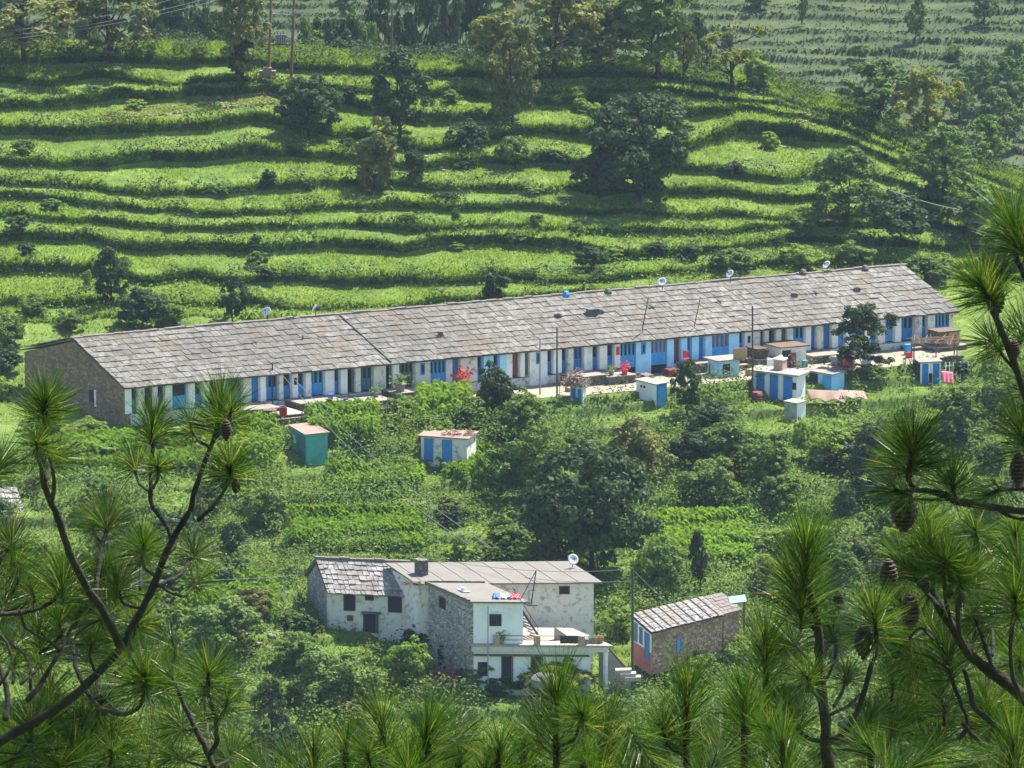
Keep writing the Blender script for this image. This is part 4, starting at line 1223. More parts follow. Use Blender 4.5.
# ------------------------------------------------------------------ small things in the yard
def drum(px, py, r, h, mat, name, label, cat='drum', pos=None, lidm=None):
    p = pos if pos is not None else at(px, py)
    t_ = thing(name, label, cat, (p.x, p.y, p.z))
    m_ = MB(); m_.lathe((p.x, p.y, p.z), [(r * .92, 0), (r, .05 * h), (r, .33 * h), (r * 1.04, .35 * h), (r, .37 * h), (r, .64 * h), (r * 1.04, .66 * h), (r, .68 * h), (r, .95 * h), (r * .93, h)], 16)
    m_.build('body', mat, t_, True)
    m_ = MB(); m_.lathe((p.x, p.y, p.z + h + .002), [(r * .9, 0), (r * .9, .04), (r * .3, .06)], 16); m_.build('lid', lidm or mat, t_)
    return t_
drum(464, 472, .38, .9, BLUEB, 'barrel', 'blue plastic barrel in front of the shed with two blue doors')
drum(479, 470, .34, .85, RED, 'barrel', 'dark red barrel at the right corner of the shed with two blue doors')
drum(756, 389, .36, .8, BLUEB, 'barrel', 'blue plastic barrel at the left foot of the striped hut')
drum(757, 401, .45, .75, paint('maroon_plastic', (.22, .03, .06), .5), 'barrel', 'maroon tub below the blue barrel by the striped hut')
def pot_with_plant(p, label, red=True, s=1.0):
    t_ = thing('flower_pot', label, 'flower pot', p)
    m_ = MB(); m_.lathe(p, [(.16 * s, 0), (.22 * s, .3 * s), (.24 * s, .34 * s)], 12); m_.build('pot', RED if red else CEM, t_)
    r = np.random.default_rng(int(abs(p[0]) * 100))
    P = np.array(p) + np.array([0, 0, .5 * s]) + r.normal(size=(90, 3)) * .17 * s
    V = leaf_arrays(P, unit(r.normal(size=(90, 3)) + [0, 0, .6]), .08 * s * np.ones(90), .6, r) - np.array(p)
    link('foliage', leaf_mesh('foliage', V, LM['lite'] if not red else leafmat('red_flowers', [(.5, .03, .04), (.7, .08, .08), (.1, .2, .03)], .3, (1, 1, 1))), t_)
pot_with_plant(fr(S(609), -2.2, .66), 'red flowers in a pot on the stone veranda left of the first blue bay', True, 1.3)
pot_with_plant(fr(S(597), -2.0, .66), 'terracotta-coloured pot with green plant on the stone veranda, middle of the row', False, 1.1)
pot_with_plant(fr(S(366), -1.4, .56), 'pot with plant on the wide low stone veranda', False, 1.2)
pot_with_plant(fr(S(389), -1.6, .86), 'large leafy plant in a pot on the dark veranda under the roof joint', False, 2.0)
pot_with_plant(fr(S(455), -1.0, .5), 'big pot with reddish leaves before the piers right of the first blue bay', True, 2.2)
# blue bucket
p = fr(S(318), -1.8, .81)
t_ = thing('bucket', 'blue bucket on the stone veranda before the blue double door', 'bucket', p)
MB().lathe(p, [(.2, 0), (.28, .4), (.29, .42)], 14).build('body', BLUEB, t_)
MB().tube([p + Vector((-.28, 0, .42)), p + Vector((-.2, 0, .62)), p + Vector((.2, 0, .62)), p + Vector((.28, 0, .42))], .015, 5).build('handle', METAL, t_)
# red chair
p = fr(S(678), -1.1, .86)
t_ = thing('plastic_chair', 'red plastic chair on the veranda behind the flat porch roof', 'chair', p)
MB().box(p + Vector((-.25, -.25, .4)), (.5, 0, 0), (0, .5, 0), (0, 0, .05)).build('seat', RED, t_)
MB().box(p + Vector((-.25, .2, .451)), (.5, 0, 0), (0, .05, .05), (0, .1, .5)).build('backrest', RED, t_)
for a_, b_ in ((-.24, -.24), (.2, -.24), (-.24, .2), (.2, .2)):
    MB().box(p + Vector((a_, b_, 0)), (.04, 0, 0), (0, .04, 0), (0, 0, .399)).build('leg', RED, t_)
# red drum-shaped tank and clothes left of the dark yard tree
def tank_round(pos, r, label, mat, name='round_tank', cat='tank'):
    t_ = thing(name, label, cat, pos)
    MB().lathe(pos, [(r * .75, 0), (r * .97, .12 * r), (r, .5 * r), (r, 1.3 * r), (r * .9, 1.6 * r), (r * .5, 1.85 * r)], 18).build('body', mat, t_, True)
    MB().lathe(Vector(pos) + Vector((0, 0, 1.852 * r)), [(r * .4, 0), (r * .4, .12 * r), (r * .15, .16 * r)], 14).build('lid', mat, t_)
    return t_
p = at(848, 366); tank_round(P3(848, 366, p.y - .5), .5, 'round red water tank at the left edge of the dark yard tree', RED)
p = at(806, 374); tank_round(P3(805, 374, p.y), .22, 'small pinkish-red pot behind the roof of the striped hut', PINK, 'pot', 'pot')
# table with red cloth and pots, near the green hut
def table(px, py, w_, d_, h_, label, mat=WOOD):
    p = at(px, py); t_ = thing('outdoor_table', label, 'table', p)
    MB().box(p + Vector((-w_ / 2, -d_ / 2, h_)), (w_, 0, 0), (0, d_, 0), (0, 0, .06)).build('tabletop', mat, t_)
    for a_ in (-1, 1):
        for b_ in (-1, 1):
            MB().box(p + Vector((a_ * (w_ / 2 - .1) - .04, b_ * (d_ / 2 - .1) - .04, -.3)), (.08, 0, 0), (0, .08, 0), (0, 0, h_ + .298)).build('leg', DMETAL, t_)
    return p
platform(252, 276, 4.2, .3, 'paved bare terrace with tables at the left of the maize', False, top=CEMP)
table(270, 428, 1.1, .8, 1.5, 'tall dark rack standing on the bare terrace left of the maize')
def cloth(name, label, P_, u, v, mat, cat='cloth', waves=3, depth=.08):
    V, Fq = [], []
    nx, ny = 12, 8
    u, v = Vector(u), Vector(v); n_ = u.cross(v).normalized()
    for i in range(nx + 1):
        for j in range(ny + 1):
            q = Vector(P_) + u * (i / nx) + v * (j / ny) + n_ * math.sin(i / nx * PI * 2 * waves + j * .3) * depth * (j / ny)
            V.append(tuple(q - Vector(P_)))
    for i in range(nx):
        for j in range(ny):
            k = i * (ny + 1) + j
            Fq += [k, k + 1, k + ny + 2, k + ny + 1]
    me = mesh_np(name, np.array(V), Fq, np.full(nx * ny, 4), mat, True)
    o = link(name, me, None, P_)
    sd = o.modifiers.new('thickness', 'SOLIDIFY'); sd.thickness = .03
    return tag(o, label, cat)
p = at(283, 425); cloth('red_cloth', 'small red cloth hanging right of the dark rack', p + Vector((-.3, 0, 1.5)), (.65, 0, 0), (0, 0, -.75), RED)
p = at(262, 444); cloth('red_cloth', 'pinkish red rag hanging low left of the green hut', p + Vector((-.25, 0, .9)), (.55, 0, 0), (0, 0, -.6), PINK)
p = fr(S(747), -2.75, .95); cloth('white_cloth', 'white cloth hung on the front of the firewood veranda', p, U * .75, (0, 0, -1.1), WHITE2)
p = at(941, 388); cloth('pink_cloth', 'bright pink cloth draped on the creepers right of the hut at the right end', p + Vector((0, 0, 1.5)), (1.0, .2, -.15), (.1, -.5, -.95), PINK)
p = at(856, 374); cloth('white_cloth', 'pale washing hung between the red tank and the dark yard tree', p + Vector((.5, 0, 1.7)), (.8, .2, 0), (0, 0, -.9), WHITE2)
p = fr(S(770), -2.9, 1.3); cloth('maroon_cloth', 'maroon cloth hanging on the white lean-to', p, U * .5, (0, 0, -1.3), paint('maroon_cloth', (.25, .04, .09), .8))
p = fr(S(705), -3.9, 1.46)
MB().box(p, U * 1.4, G * .08, Vector((0, 0, .85)))
m_ = MB(); m_.box(p, U * 1.3, G * .06, Vector((0, .0, .8))); m_.box(p + Vector((0, 0, .801)), U * 1.1, G * .06, Vector((0, 0, .12)))
tag(m_.build('plywood_board', WOODL), 'tan plywood board leaning upright on the porch roof', 'board')
p = fr(S(724), -2.2, -.1); m_ = MB(); m_.box(p, U * 1.2, G * .5, Vector((0, 0, .1))); m_.box(p + Vector((0, 0, .101)), U * .05, G * .5, Vector((0, 0, .5))); m_.box(p + U * 1.15 + Vector((0, 0, .101)), U * .05, G * .5, Vector((0, 0, .5))); m_.box(p + U * .05 + G * .01 + Vector((0, 0, .5)), U * 1.1, G * .48, Vector((0, 0, .1)))
tag(m_.build('wooden_bench', WOODL), 'tan wooden bench before the large blue bay with red windows', 'bench')
def woodpile(px, t0, L_, rows_, label, mt=WOOD, ln=1.1):
    m_ = MB(); r_ = random.Random(int(px)); z0 = -.12
    p0_ = fr(S(px), -t0, 0); z0 = ground_z(p0_.x, p0_.y) - p0_.z
    for j in range(rows_):
        k = 0.0
        while k < L_:
            q_ = r_.uniform(.05, .09); m_.tube([fr(S(px) + k, -t0 - ln / 2 + r_.uniform(-.15, .15), z0 + .07 + j * .13), fr(S(px) + k, -t0 + ln / 2 + r_.uniform(-.15, .15), z0 + .07 + j * .13 + r_.uniform(-.02, .02))], q_, 5); k += .15
    tag(m_.build('firewood_stack', mt), label, 'firewood')
woodpile(404, 3.2, 1.8, 5, 'long low firewood stack in front of the grey-green window of the row')
woodpile(470, 3.4, 1.3, 4, 'small firewood stack beside the dark bushy tree in the middle of the yard')
woodpile(628, 2.0, .9, 4, 'small stack of sticks under the first blue bay', RUSTR)
woodpile(657, 1.4, .9, 5, 'reddish stack of boards under the bay with red panes', REDP)
woodpile(808, 3.6, 1.6, 6, 'grey firewood stack below the dark veranda left of the yard tree', METAL)
def low_wall(px0, px1, t0, h_, label):
    m_ = MB(); r_ = random.Random(int(px0)); s_ = S(px0)
    while s_ < S(px1):
        l_ = r_.uniform(.3, .6)
        p0_ = fr(s_, -t0, 0); z0 = ground_z(p0_.x, p0_.y) - p0_.z
        for j in range(int(h_ / .18)):
            fr.box(m_, s_ + r_.uniform(0, .04), s_ + l_ - .02, -t0 - .2 + r_.uniform(-.04, .04), -t0 + .2, z0 - .05 + j * .18, z0 + .12 + j * .18)
        s_ += l_
    tag(m_.build('low_wall', STONED), label, 'low wall')
low_wall(236, 300, 4.6, .7, 'low dry-stone wall before the left part of the row, by the dark rack')
low_wall(330, 382, 4.4, .6, 'low dry-stone wall behind the tall maize')
low_wall(590, 636, 6.6, .4, 'low stone kerb along the yard edge left of the small white hut')
low_wall(700, 745, 6.4, .45, 'low stone kerb along the yard edge left of the striped hut')
low_wall(868, 912, 6.2, .6, 'low dry-stone wall right of the dark yard tree')
for px, t0, mt, w_, h_, lb in [(662, 2.6, paint('sack_white', (.6, .58, .5), .9), .5, .5, 'pale sack slumped before the bay with red panes'), (733, 3.4, GREENP, .6, .5, 'green crate near the high dark firewood veranda'), (718, 4.3, WOODL, .7, .5, 'tan box in the yard by the wooden bench'), (779, 3.4, GREENP, .4, .6, 'teal can by the white lean-to'), (880, 3.8, RED, .45, .45, 'red box on the yard right of the dark yard tree'), (888, 2.6, BLUE2, .5, .9, 'light blue cupboard near the low wall right of the yard tree'), (543, 3.6, WOODL, .7, .35, 'tan crate in the yard by the grey lamp post'), (350, 3.6, REDP, .4, .5, 'red-brown box on the yard path above the maize')]:
    p_ = fr(S(px), -t0, 0); p_.z = ground_z(p_.x, p_.y)
    t2 = thing('storage_box', lb, 'box', p_)
    m_ = MB(); m_.box(p_, U * w_, G * w_ * .8, Vector((0, 0, h_))); m_.build('body', mt, t2)
    m_ = MB(); m_.box(p_ - U * .03 - G * .03 + Vector((0, 0, h_ + .003)), U * (w_ + .06), G * (w_ * .8 + .06), Vector((0, 0, .05))); m_.build('lid', mt, t2)
# tarpaulins below the blue hut
o = cloth('tarpaulin', 'tan tarpaulin spread below the blue hut', at(806, 402) + Vector((0, 0, 1.1)), (3.0, .3, -.2), (.3, -1.4, -.6), paint('tan_tarpaulin', (.22, .14, .10), .8, .3, 1.0), 'tarpaulin', 2, .2)
o = cloth('tarpaulin', 'rusty dark sheet lying right of the tan tarpaulin', at(838, 400) + Vector((0, 0, .9)), (2.2, .2, -.15), (.3, -1.2, -.4), RUSTR, 'tarpaulin', 2, .12)
# twig pergola at the right end
p0 = at(930, 362)
t_ = thing('pergola', 'flat pergola of brown sticks on thin posts at the right end of the yard', 'pergola', p0)
m_ = MB(); rs = random.Random(21)
for k in range(46):
    c = p0 + Vector((rs.uniform(-1.6, 2.4), rs.uniform(-1.6, 1.6), 1.9 + rs.uniform(-.04, .08))); a_ = rs.choice([0.1, 1.5]) + rs.uniform(-.2, .2); d = Vector((math.cos(a_), math.sin(a_), 0)) * rs.uniform(.5, 1.3)
    m_.tube([c - d, c + d], .035, 4)
m_.build('stick_roof', WOOD, t_)
for a_, b_ in ((-1.5, -1.5), (2.2, -1.5), (-1.5, 1.5), (2.2, 1.5), (.4, -1.5)):
    MB().tube([p0 + Vector((a_, b_, -.8)), p0 + Vector((a_, b_, 1.9))], .06, 6).build('post', WOOD, t_)
# fence of pale posts right end
p0 = at(948, 376)
t_ = thing('picket_fence', 'short pale picket fence by the pink cloth at the right end of the yard', 'fence', p0)
m_ = MB()
for k in range(7): m_.tube([p0 + Vector((.32 * k - .2, .06 * k, -.3)), p0 + Vector((.32 * k - .2, .06 * k, 1.2))], .045, 5)
m_.build('picket', WHITE, t_)
m_ = MB(); m_.tube([p0 + Vector((-.3, -.06, .9)), p0 + Vector((1.9, .3, .9))], .03, 5); m_.build('rail', WHITE, t_)

# ------------------------------------------------------------------ dishes, aerials, poles
def dish(px, py, Y, r, label, face=(-.3, -.8, .5), gh=.5):
    c = P3(px, py, Y); n_ = Vector(face).normalized()
    t_ = thing('satellite_dish', label, 'satellite dish', c - Vector((0, 0, r + gh)))
    a_ = n_.cross(Vector((0, 0, 1))).normalized(); b_ = n_.cross(a_)
    m_ = MB(); k0 = 0
    rings = [(0, 0), (.35, .03), (.7, .11), (1, .22)]
    V = []
    for rr, d in rings[1:]:
        for j in range(20): V.append(c + (a_ * math.cos(j * PI / 10) + b_ * math.sin(j * PI / 10)) * rr * r + n_ * (d * r - .1 * r))
    m_.v = V + [c - n_ * .1 * r]
    for i in range(2):
        for j in range(20): q = (j + 1) % 20; m_.f.append((i * 20 + j, i * 20 + q, (i + 1) * 20 + q, (i + 1) * 20 + j))
    for j in range(20): m_.f.append((60, (j + 1) % 20, j))
    o = m_.build('reflector', DISHM, t_, True)
    sd = o.modifiers.new('thickness', 'SOLIDIFY'); sd.thickness = .03
    MB().tube([c - n_ * .12 * r, c - n_ * .25 * r - Vector((0, 0, .3 * r)), c - n_ * .25 * r - Vector((0, 0, r + gh))], .035, 6).build('mast', DMETAL, t_)
    m_ = MB(); tip = c + n_ * r * .75; m_.tube([c + b_ * r * .75 + n_ * .05, tip], .02, 4)
    ao = m_.build('feed_arm', DMETAL, t_)
    MB().lathe(tip - Vector((0, 0, .06)), [(.06, 0), (.07, .1), (.03, .14)], 8).build('receiver', DMETAL, ao)
def ridgeY(px): return fr(S(px) - 2.5, HD, 0).y
for px, py, fc, lb in [(267, 311.5, (-.5, -.6, .5), 'satellite dish leftmost on the long roof ridge'), (314.5, 308.5, (-.85, -.1, .5), 'satellite dish seen edge-on, second from the left on the ridge'),
                       (662, 282, (-.3, -.7, .6), 'satellite dish on the ridge above the first pair of aerials'), (730, 274, (-.6, -.5, .6), 'satellite dish on the ridge right of the second leaning aerial'), (826.5, 265, (-.6, -.4, .6), 'rightmost satellite dish on the long roof ridge')]:
    dish(px, py, ridgeY(px) + .2, .40, lb, fc, .3)
# small stones / covers on the ridge
for px, py, cc, lb in [(566, 294, BLUE, 'small blue tarp bundle on the ridge near the middle'), (608, 291, STONED, 'dark stone cap on the ridge right of the blue bundle'), (803, 272, STONED, 'left dark cap of the two near the right end of the ridge'), (865, 268, STONED, 'right dark cap of the two near the right end of the ridge')]:
    c = P3(px, py + 2, ridgeY(px)); m_ = MB(); m_.lathe(c, [(.3, -.1), (.36, .15), (.22, .38), (.08, .45)], 8); tag(m_.build('ridge_bundle' if cc is BLUE else 'stone_cairn', cc), lb, 'bundle' if cc is BLUE else 'cap stone')
def pole(px, py0, py1, r, mat, name, label, Y=None, cross=None, lean=0, cat='pole', arms=None):
    b_ = at(px, py1) if Y is None else P3(px, py1, Y)
    top = P3(px + lean, py0, b_.y)
    t_ = thing(name, label, cat, b_)
    MB().tube([b_ - Vector((0, 0, .5)), b_, b_.lerp(top, .5), top], [r * 1.15, r * 1.1, r, r * .85], 8).build('post', mat, t_)
    if arms:
        for z, w_ in arms:
            m_ = MB(); q = top - Vector((0, 0, z)); m_.box(q + Vector((-w_ / 2, r * .9, -.05)), (w_, 0, 0), (0, .1, 0), (0, 0, .1)); ao = m_.build('crossarm', DMETAL, t_)
            for k in (-.9, 0, .9):
                MB().lathe(q + Vector((k * w_ / 2, r * .9 + .05, .052)), [(.03, 0), (.06, .05), (.06, .12), (.03, .2)], 8).build('insulator', CEM, ao)
    return t_, b_, top
pole(557, 327, 394, .07, DMETAL, 'utility_pole', 'thin dark pole before the middle of the row house', Y=at(557, 398).y)
t_, b_, tp = pole(540, 338, 389, .06, METAL, 'lamp_post', 'thin grey lamp post left of the thin dark pole', Y=at(540, 400).y + 1, cat='lamp post')
m_ = MB(); m_.tube([tp, tp + Vector((-.4, 0, .15)), tp + Vector((-.8, 0, .1))], .04, 6); ao = m_.build('arm', METAL, t_)
MB().box(tp + Vector((-1.15, -.1, .02)), (.4, 0, 0), (0, .2, 0), (0, 0, .1)).build('lamp_head', CEM, ao)
pole(752.5, 306, 392, .075, DMETAL, 'utility_pole', 'tall dark pole standing beside the striped hut', Y=at(752, 395).y)
pole(272.5, 362, 402, .07, DMETAL, 'utility_pole', 'dark pole before the left part of the row front, above the wires', Y=at(272, 420).y + 3)
pole(278, 420, 440, .06, WOOD, 'fence_post', 'short dark post beside the red cloth', cat='post')
pole(302, 412, 430, .06, WOOD, 'fence_post', 'short dark post between rack and maize', cat='post')
pole(371, 418, 452, .04, WOOD, 'stake', 'thin wooden stake at the right side of the maize', cat='stake')
pole(379, 430, 450, .04, WOOD, 'stake', 'shorter pale stake just right of the maize', cat='stake')
pole(642.5, 297, 328, .05, WOOD, 'aerial', 'leaning bare aerial pole on the roof, left one', Y=fr(S(640), .8, 0).y, lean=6, cat='aerial')
pole(694.5, 297, 325, .04, WOOD, 'aerial', 'leaning bare aerial pole on the roof, right one', Y=fr(S(692), .8, 0).y, lean=6, cat='aerial')
pole(838, 355, 372, .05, WOOD, 'stake', 'bean stake rising through the leaves beside the red tank', cat='stake')
pole(632.5, 568, 676, .10, DMETAL, 'utility_pole', 'tall dark pole with wires beside the lower white house', Y=422)
pole(392, 8, 62, .10, WOOD, 'utility_pole', 'single dark pole on the crest left of the yellowish tree', arms=[(.4, 1.2)])
pole(802, -6, 24, .12, WOOD, 'utility_pole', 'faint pole on the far hillside at the top of the photo')
# the double pole
b1 = at(268.5, 77); b2 = at(291, 74)
t_ = thing('power_pole', 'double power pole with crossbar on the crest', 'power pole', b1)
tp1, tp2 = P3(272, -26, b1.y), P3(295, -26, b1.y)
MB().tube([b1 - Vector((0, 0, .6)), tp1], [.15, .12], 8).build('post', paint('rusty_post', (.26, .12, .08), .8), t_)
b2.y = b1.y; b2 = P3(291, 74, b1.y)
MB().tube([b2 - Vector((0, 0, .8)), tp2], [.15, .12], 8).build('post', WOOD, t_)
q1, q2 = P3(271, 14, b1.y - .2), P3(294, 15, b1.y - .2)
MB().tube([q1, q2], .07, 6).build('crossbar', CEM, t_)
for x_ in (272, 283, 294):
    MB().lathe(P3(x_, 13.2, b1.y - .2), [(.05, 0), (.1, .1), (.08, .25), (.03, .35)], 8).build('insulator', CEM, t_)
q = P3(281, 44, b1.y - .35)
t2 = thing('transformer', 'dark transformer box hung between the two power posts', 'transformer', q)
MB().box(q + Vector((-.5, -.3, 0)), (1.0, 0, 0), (0, .6, 0), (0, 0, .9)).build('box', DMETAL, t2)
m_ = MB()
for k in range(6): m_.box(q + Vector((-.46 + k * .17, -.42, .08)), (.06, 0, 0), (0, .118, 0), (0, 0, .7))
m_.build('cooling_fin', METAL, t2)
for k in (-.3, 0, .3): MB().lathe(q + Vector((k, 0, .902)), [(.05, 0), (.08, .1), (.04, .3)], 8).build('bushing', RUSTR, t2)
MB().box(q + Vector((-.95, -.1, -.12)), (1.9, 0, 0), (0, .2, 0), (0, 0, .118)).build('support_beam', DMETAL, t2)
m_ = MB()
c = P3(268.5, 72, b1.y - .5); m_.box(c + Vector((-.9, 0, -.4)), (1.6, 0, 0), (0, .5, 0), (0, 0, .5)); m_.box(c + Vector((-.5, .05, .101)), (.8, 0, 0), (0, .4, 0), (0, 0, .3))
tag(m_.build('footing_block', RUSTR), 'reddish stone footing at the foot of the left power post', 'footing')
def wire(a_, b_, sag, label, r=.022):
    m_ = MB(); pts = []
    for k in range(25):
        t = k / 24; q = a_.lerp(b_, t); q.z -= sag * 4 * t * (1 - t); pts.append(q)
    m_.tube(pts, r, 4)
    o = m_.build('wire', paint('cable_grey', (.2, .2, .2), .5, .1)); tag(o, label, 'wire')
Yc_ = b1.y - .2
wl_ = [('upper wire running from the left border up to the top of the crest', -20, 38, 215, -4), ('second wire running from the left border to the top of the crest', -20, 33, 190, -6), ('lowest wire crossing the trees at the upper left', -20, 42, 240, -6)]
for lb, x0, y0, x1, y1 in wl_: wire(P3(x0, y0, Yc_ - 8), P3(x1, y1, Yc_ - 2), .6, lb, .018)
top_p = P3(272.5, 363, at(272, 420).y + 3)
wire(top_p, P3(470, 545, 436), 1.2, 'left of the two pale wires crossing the slope from the pole by the row house', .03)
wire(top_p + Vector((.5, 0, .1)), P3(492, 548, 434), 1.0, 'right of the two pale wires crossing the slope from the pole by the row house', .03)
pt = P3(632.5, 569, 422)
wire(P3(420, 556, 434), pt, .6, 'upper wire strung over the flat roof of the lower white house', .02)
wire(P3(510, 575, 430), pt - Vector((0, 0, .9)), .3, 'lower wire strung to the tall dark pole by the lower house', .02)
wire(pt, P3(700, 625, 419), .3, 'wire running from the tall dark pole down to the slate-roofed house', .02)
wire(P3(-10, 567, 430), P3(300, 575, 434), .7, 'thin wire left of the slate-roofed stone house', .02)
wire(P3(890, 190, 530), P3(1010, 215, 535), .5, 'thin wire among the trees at the right shoulder', .03)

# ------------------------------------------------------------------ THE LOWER HOUSES
def lintel_window(t_, f, s0, s1, z0, z1, face='R', mat=DARK, frm=WOOD, name='window', proud=.0):
    m_ = MB()
    if face == 'R': f.box(m_, s0, s1, -.012 - proud, -.003 - proud, z0, z1)
    else: f.box(m_, -.012, -.003, s0, s1, z0, z1)
    o = m_.build(name, mat, t_)
    m_ = MB(); w_ = .06
    for (a0, a1, c0, c1) in ((s0 - w_, s0, z0, z1), (s1, s1 + w_, z0, z1), (s0 - w_, s1 + w_, z1 + .001, z1 + w_), (s0 - w_, s1 + w_, z0 - w_, z0 - .001)):
        if face == 'R': f.box(m_, a0, a1, -.05, -.003, c0, c1)
        else: f.box(m_, -.05, -.003, a0, a1, c0, c1)
    m_.build('frame', frm, o)
    return o
def mk(px, py, Y): return P3(px, py, Y)
# 1. slate roofed stone house
A1 = mk(328.3, 631, 431.5); B1 = mk(417, 634.5, 430.3)
U1 = (B1 - A1); L1 = U1.length; U1 = U1.normalized(); U1.z = 0
G1 = Vector((-1.75, 5.2, 0)); D1 = G1.length; G1.normalize()
f = Frame(A1, U1, G1); H1 = 3.25
k1 = mpp(A1)
t_ = thing('stone_house', 'small two-storey stone house with thick slate roof, dirty white front and dark openings', 'house', A1)
m_ = MB()
f.box(m_, .0, L1, 0, .4, -1.5, H1 - .14); m_.build('front_wall', WHITE3, t_)
m_ = MB(); hd = D1 / 2; RH = 1.75
for s_ in (-.02, L1 - .3):
    m_.prism([f(s_, .402, -1.5), f(s_, D1, -1.5), f(s_, D1, H1 - .4), f(s_, hd, H1 + RH - .3), f(s_, .402, H1 - .12)], f.U * .32)
f.box(m_, .3, L1 - .3, D1 - .4, D1, -1.5, H1 - .1)
m_.build('side_wall', STONEG, t_)
X = lambda px: (px - 328.3) * k1 / U1.x * 1.0
Zp = lambda py, px: (631 + (px - 328.3) * .0395 - py) * k1 / .968
for (a_, b_, y0, y1) in ((344.4, 354.8, 588.5, 610), (388.8, 401.3, 589.5, 611.5), (366, 373.3, 589.5, 599.5)):
    lintel_window(t_, f, X(a_), X(b_), Zp(y1, (a_ + b_) / 2), Zp(y0, (a_ + b_) / 2) - .05)
lintel_window(t_, f, X(364), X(375.5), Zp(632, 370), Zp(614, 370), name='door')
lintel_window(t_, f, X(348), X(352.5), Zp(620, 350), Zp(616, 350), mat=paint('brick_vent', (.2, .08, .05), .9), name='vent')
m_ = MB(); f.box(m_, X(361.5), X(380), -.35, -.055, Zp(612.8, 370), Zp(611.2, 370)); m_.build('door_canopy', STONED, t_)
m_ = MB(); f.box(m_, X(376), X(378.4), -.08, -.055, Zp(633, 377), Zp(614, 377)); m_.build('open_shutter', WOOD, t_)
m_ = MB(); m_.prism([f(-.15, -.3, H1 - .27), f(L1 + .3, -.3, H1 - .27), f(L1 + .3, hd, H1 + RH - .26), f(-.15, hd, H1 + RH - .26)], Vector((0, 0, .08)))
m_.prism([f(-.15, hd + .01, H1 + RH - .26), f(L1 + .3, hd + .01, H1 + RH - .26), f(L1 + .3, D1 + .3, H1 - .36), f(-.15, D1 + .3, H1 - .36)], Vector((0, 0, .08)))
rf = m_.build('roof', WOOD, t_)
rs = random.Random(31)
sm = MB(); gf = (f(0, hd, H1 + RH) - f(0, 0, H1)).normalized(); slates(sm, f(-.15, -.35, H1 - .18), f.U, gf, L1 + .5, (f(0, hd, H1 + RH) - f(0, -.35, H1 - .18)).length + .05, 17, 7, rs, .05, .06, .14); sm.build('roof_slates', SLATE2, rf)
sm = MB(); gb = (f(0, hd, H1 + RH) - f(0, D1, H1)).normalized(); slates(sm, f(L1 + .35, D1 + .35, H1 - .18), -f.U, gb, L1 + .5, hd + 1.0, 13, 5, rs, .07, .1, .16); sm.build('rear_slates', SLATE2, rf)
rm = MB(); x = -.2
while x < L1 + .2:
    l_ = rs.uniform(.45, .8); rm.box(f(x, hd - .2, H1 + RH + rs.uniform(.02, .08)), f.U * (l_ - .03), f.G * .4, Vector((0, 0, rs.uniform(.12, .2)))); x += l_
rm.build('ridge_stones', RIDGE, rf)
# 2. long white house behind, flat sheet roof
A2 = mk(418.5, 632, 427.8); B2 = mk(593.5, 628, 428.3)
U2 = (B2 - A2); L2 = U2.length; U2.z = 0; U2.normalize()
G2 = Vector((-2.2, 4.6, 0)); D2 = G2.length; G2.normalize()
f = Frame(A2, U2, G2); k2 = mpp(A2)
z2 = (631 - 583) * k2 / .968
t_ = thing('long_white_house', 'long white rough-plastered house with a low grey-brown sheet roof', 'house', A2)
m_ = MB(); f.box(m_, 0, L2, 0, D2, -3.0, z2); m_.build('wall', paint('rough_white_plaster', (.70, .66, .58), .95, .75, 2.2, (.22, .19, .15)), t_)
m_ = MB(); m_.prism([f(-.3, -.45, z2 + .003), f(L2 + .5, -.45, z2 + .003), f(L2 + .5, D2 + .2, z2 + .35), f(-.3, D2 + .2, z2 + .35)], Vector((0, 0, .1)))
rf = m_.build('roof', paint('grey_brown_sheet', (.165, .152, .13), .85, .45, .7, (.22, .16, .11)), t_)
m_ = MB()
for k in range(8): m_.prism([f(.4 + k * 1.65, -.47, z2 + .108), f(.44 + k * 1.65, -.47, z2 + .108), f(.44 + k * 1.65, D2 + .2, z2 + .458), f(.4 + k * 1.65, D2 + .2, z2 + .458)], Vector((0, 0, .03)))
m_.build('sheet_seam', CEM, rf)
X = lambda px: (px - 418.5) * k2 / U2.x
lintel_window(t_, f, X(559.6), X(568.7), z2 - .85, z2 - .32)
m_ = MB(); m_.box(f(X(429), 1.9, z2 + .25), f.U * .75, f.G * .7, Vector((0, 0, 1.05))); m_.box(f(X(429) - .06, 1.84, z2 + 1.301), f.U * .87, f.G * .82, Vector((0, 0, .1)))
m_.build('chimney', STONED, t_)
# 3. annex with lower storey
A3 = mk(469.4, 682, 421.8); f = Frame(A3, Vector((1, -.03, 0)).normalized(), Vector((-3.2, 5.5, 0)).normalized()); D3 = 6.2; k3 = mpp(A3)
Zq = lambda py: (682 - py) * k3 / .966
X = lambda px: (px - 469.4) * k3
t_ = thing('annex_house', 'white two-storey annex with stone side wall and terrace ledge below the flat roof', 'house', A3)
zs, zt = Zq(645), Zq(602.5)
wA = X(523)
m_ = MB(); f.box(m_, .3, wA, .0, .3, zs + .13, zt); m_.build('front_wall', WHITE2, t_)
m_ = MB(); f.box(m_, 0, .299, 0.0, D3, -1.0, zt - .003); f.box(m_, .3, wA - .02, D3 - .3, D3, zs, zt - .003); f.box(m_, wA - .3, wA, .302, D3 - .3, zs + .1, zt - .003); m_.build('side_wall', STONEG, t_)
wL = X(591)
m_ = MB(); f.box(m_, .301, wL, .05, .35, -1.0, zs - .02); f.box(m_, wL - .3, wL, .352, D3 - .5, -1.0, zs - .02); m_.build('lower_wall', WHITE2, t_)
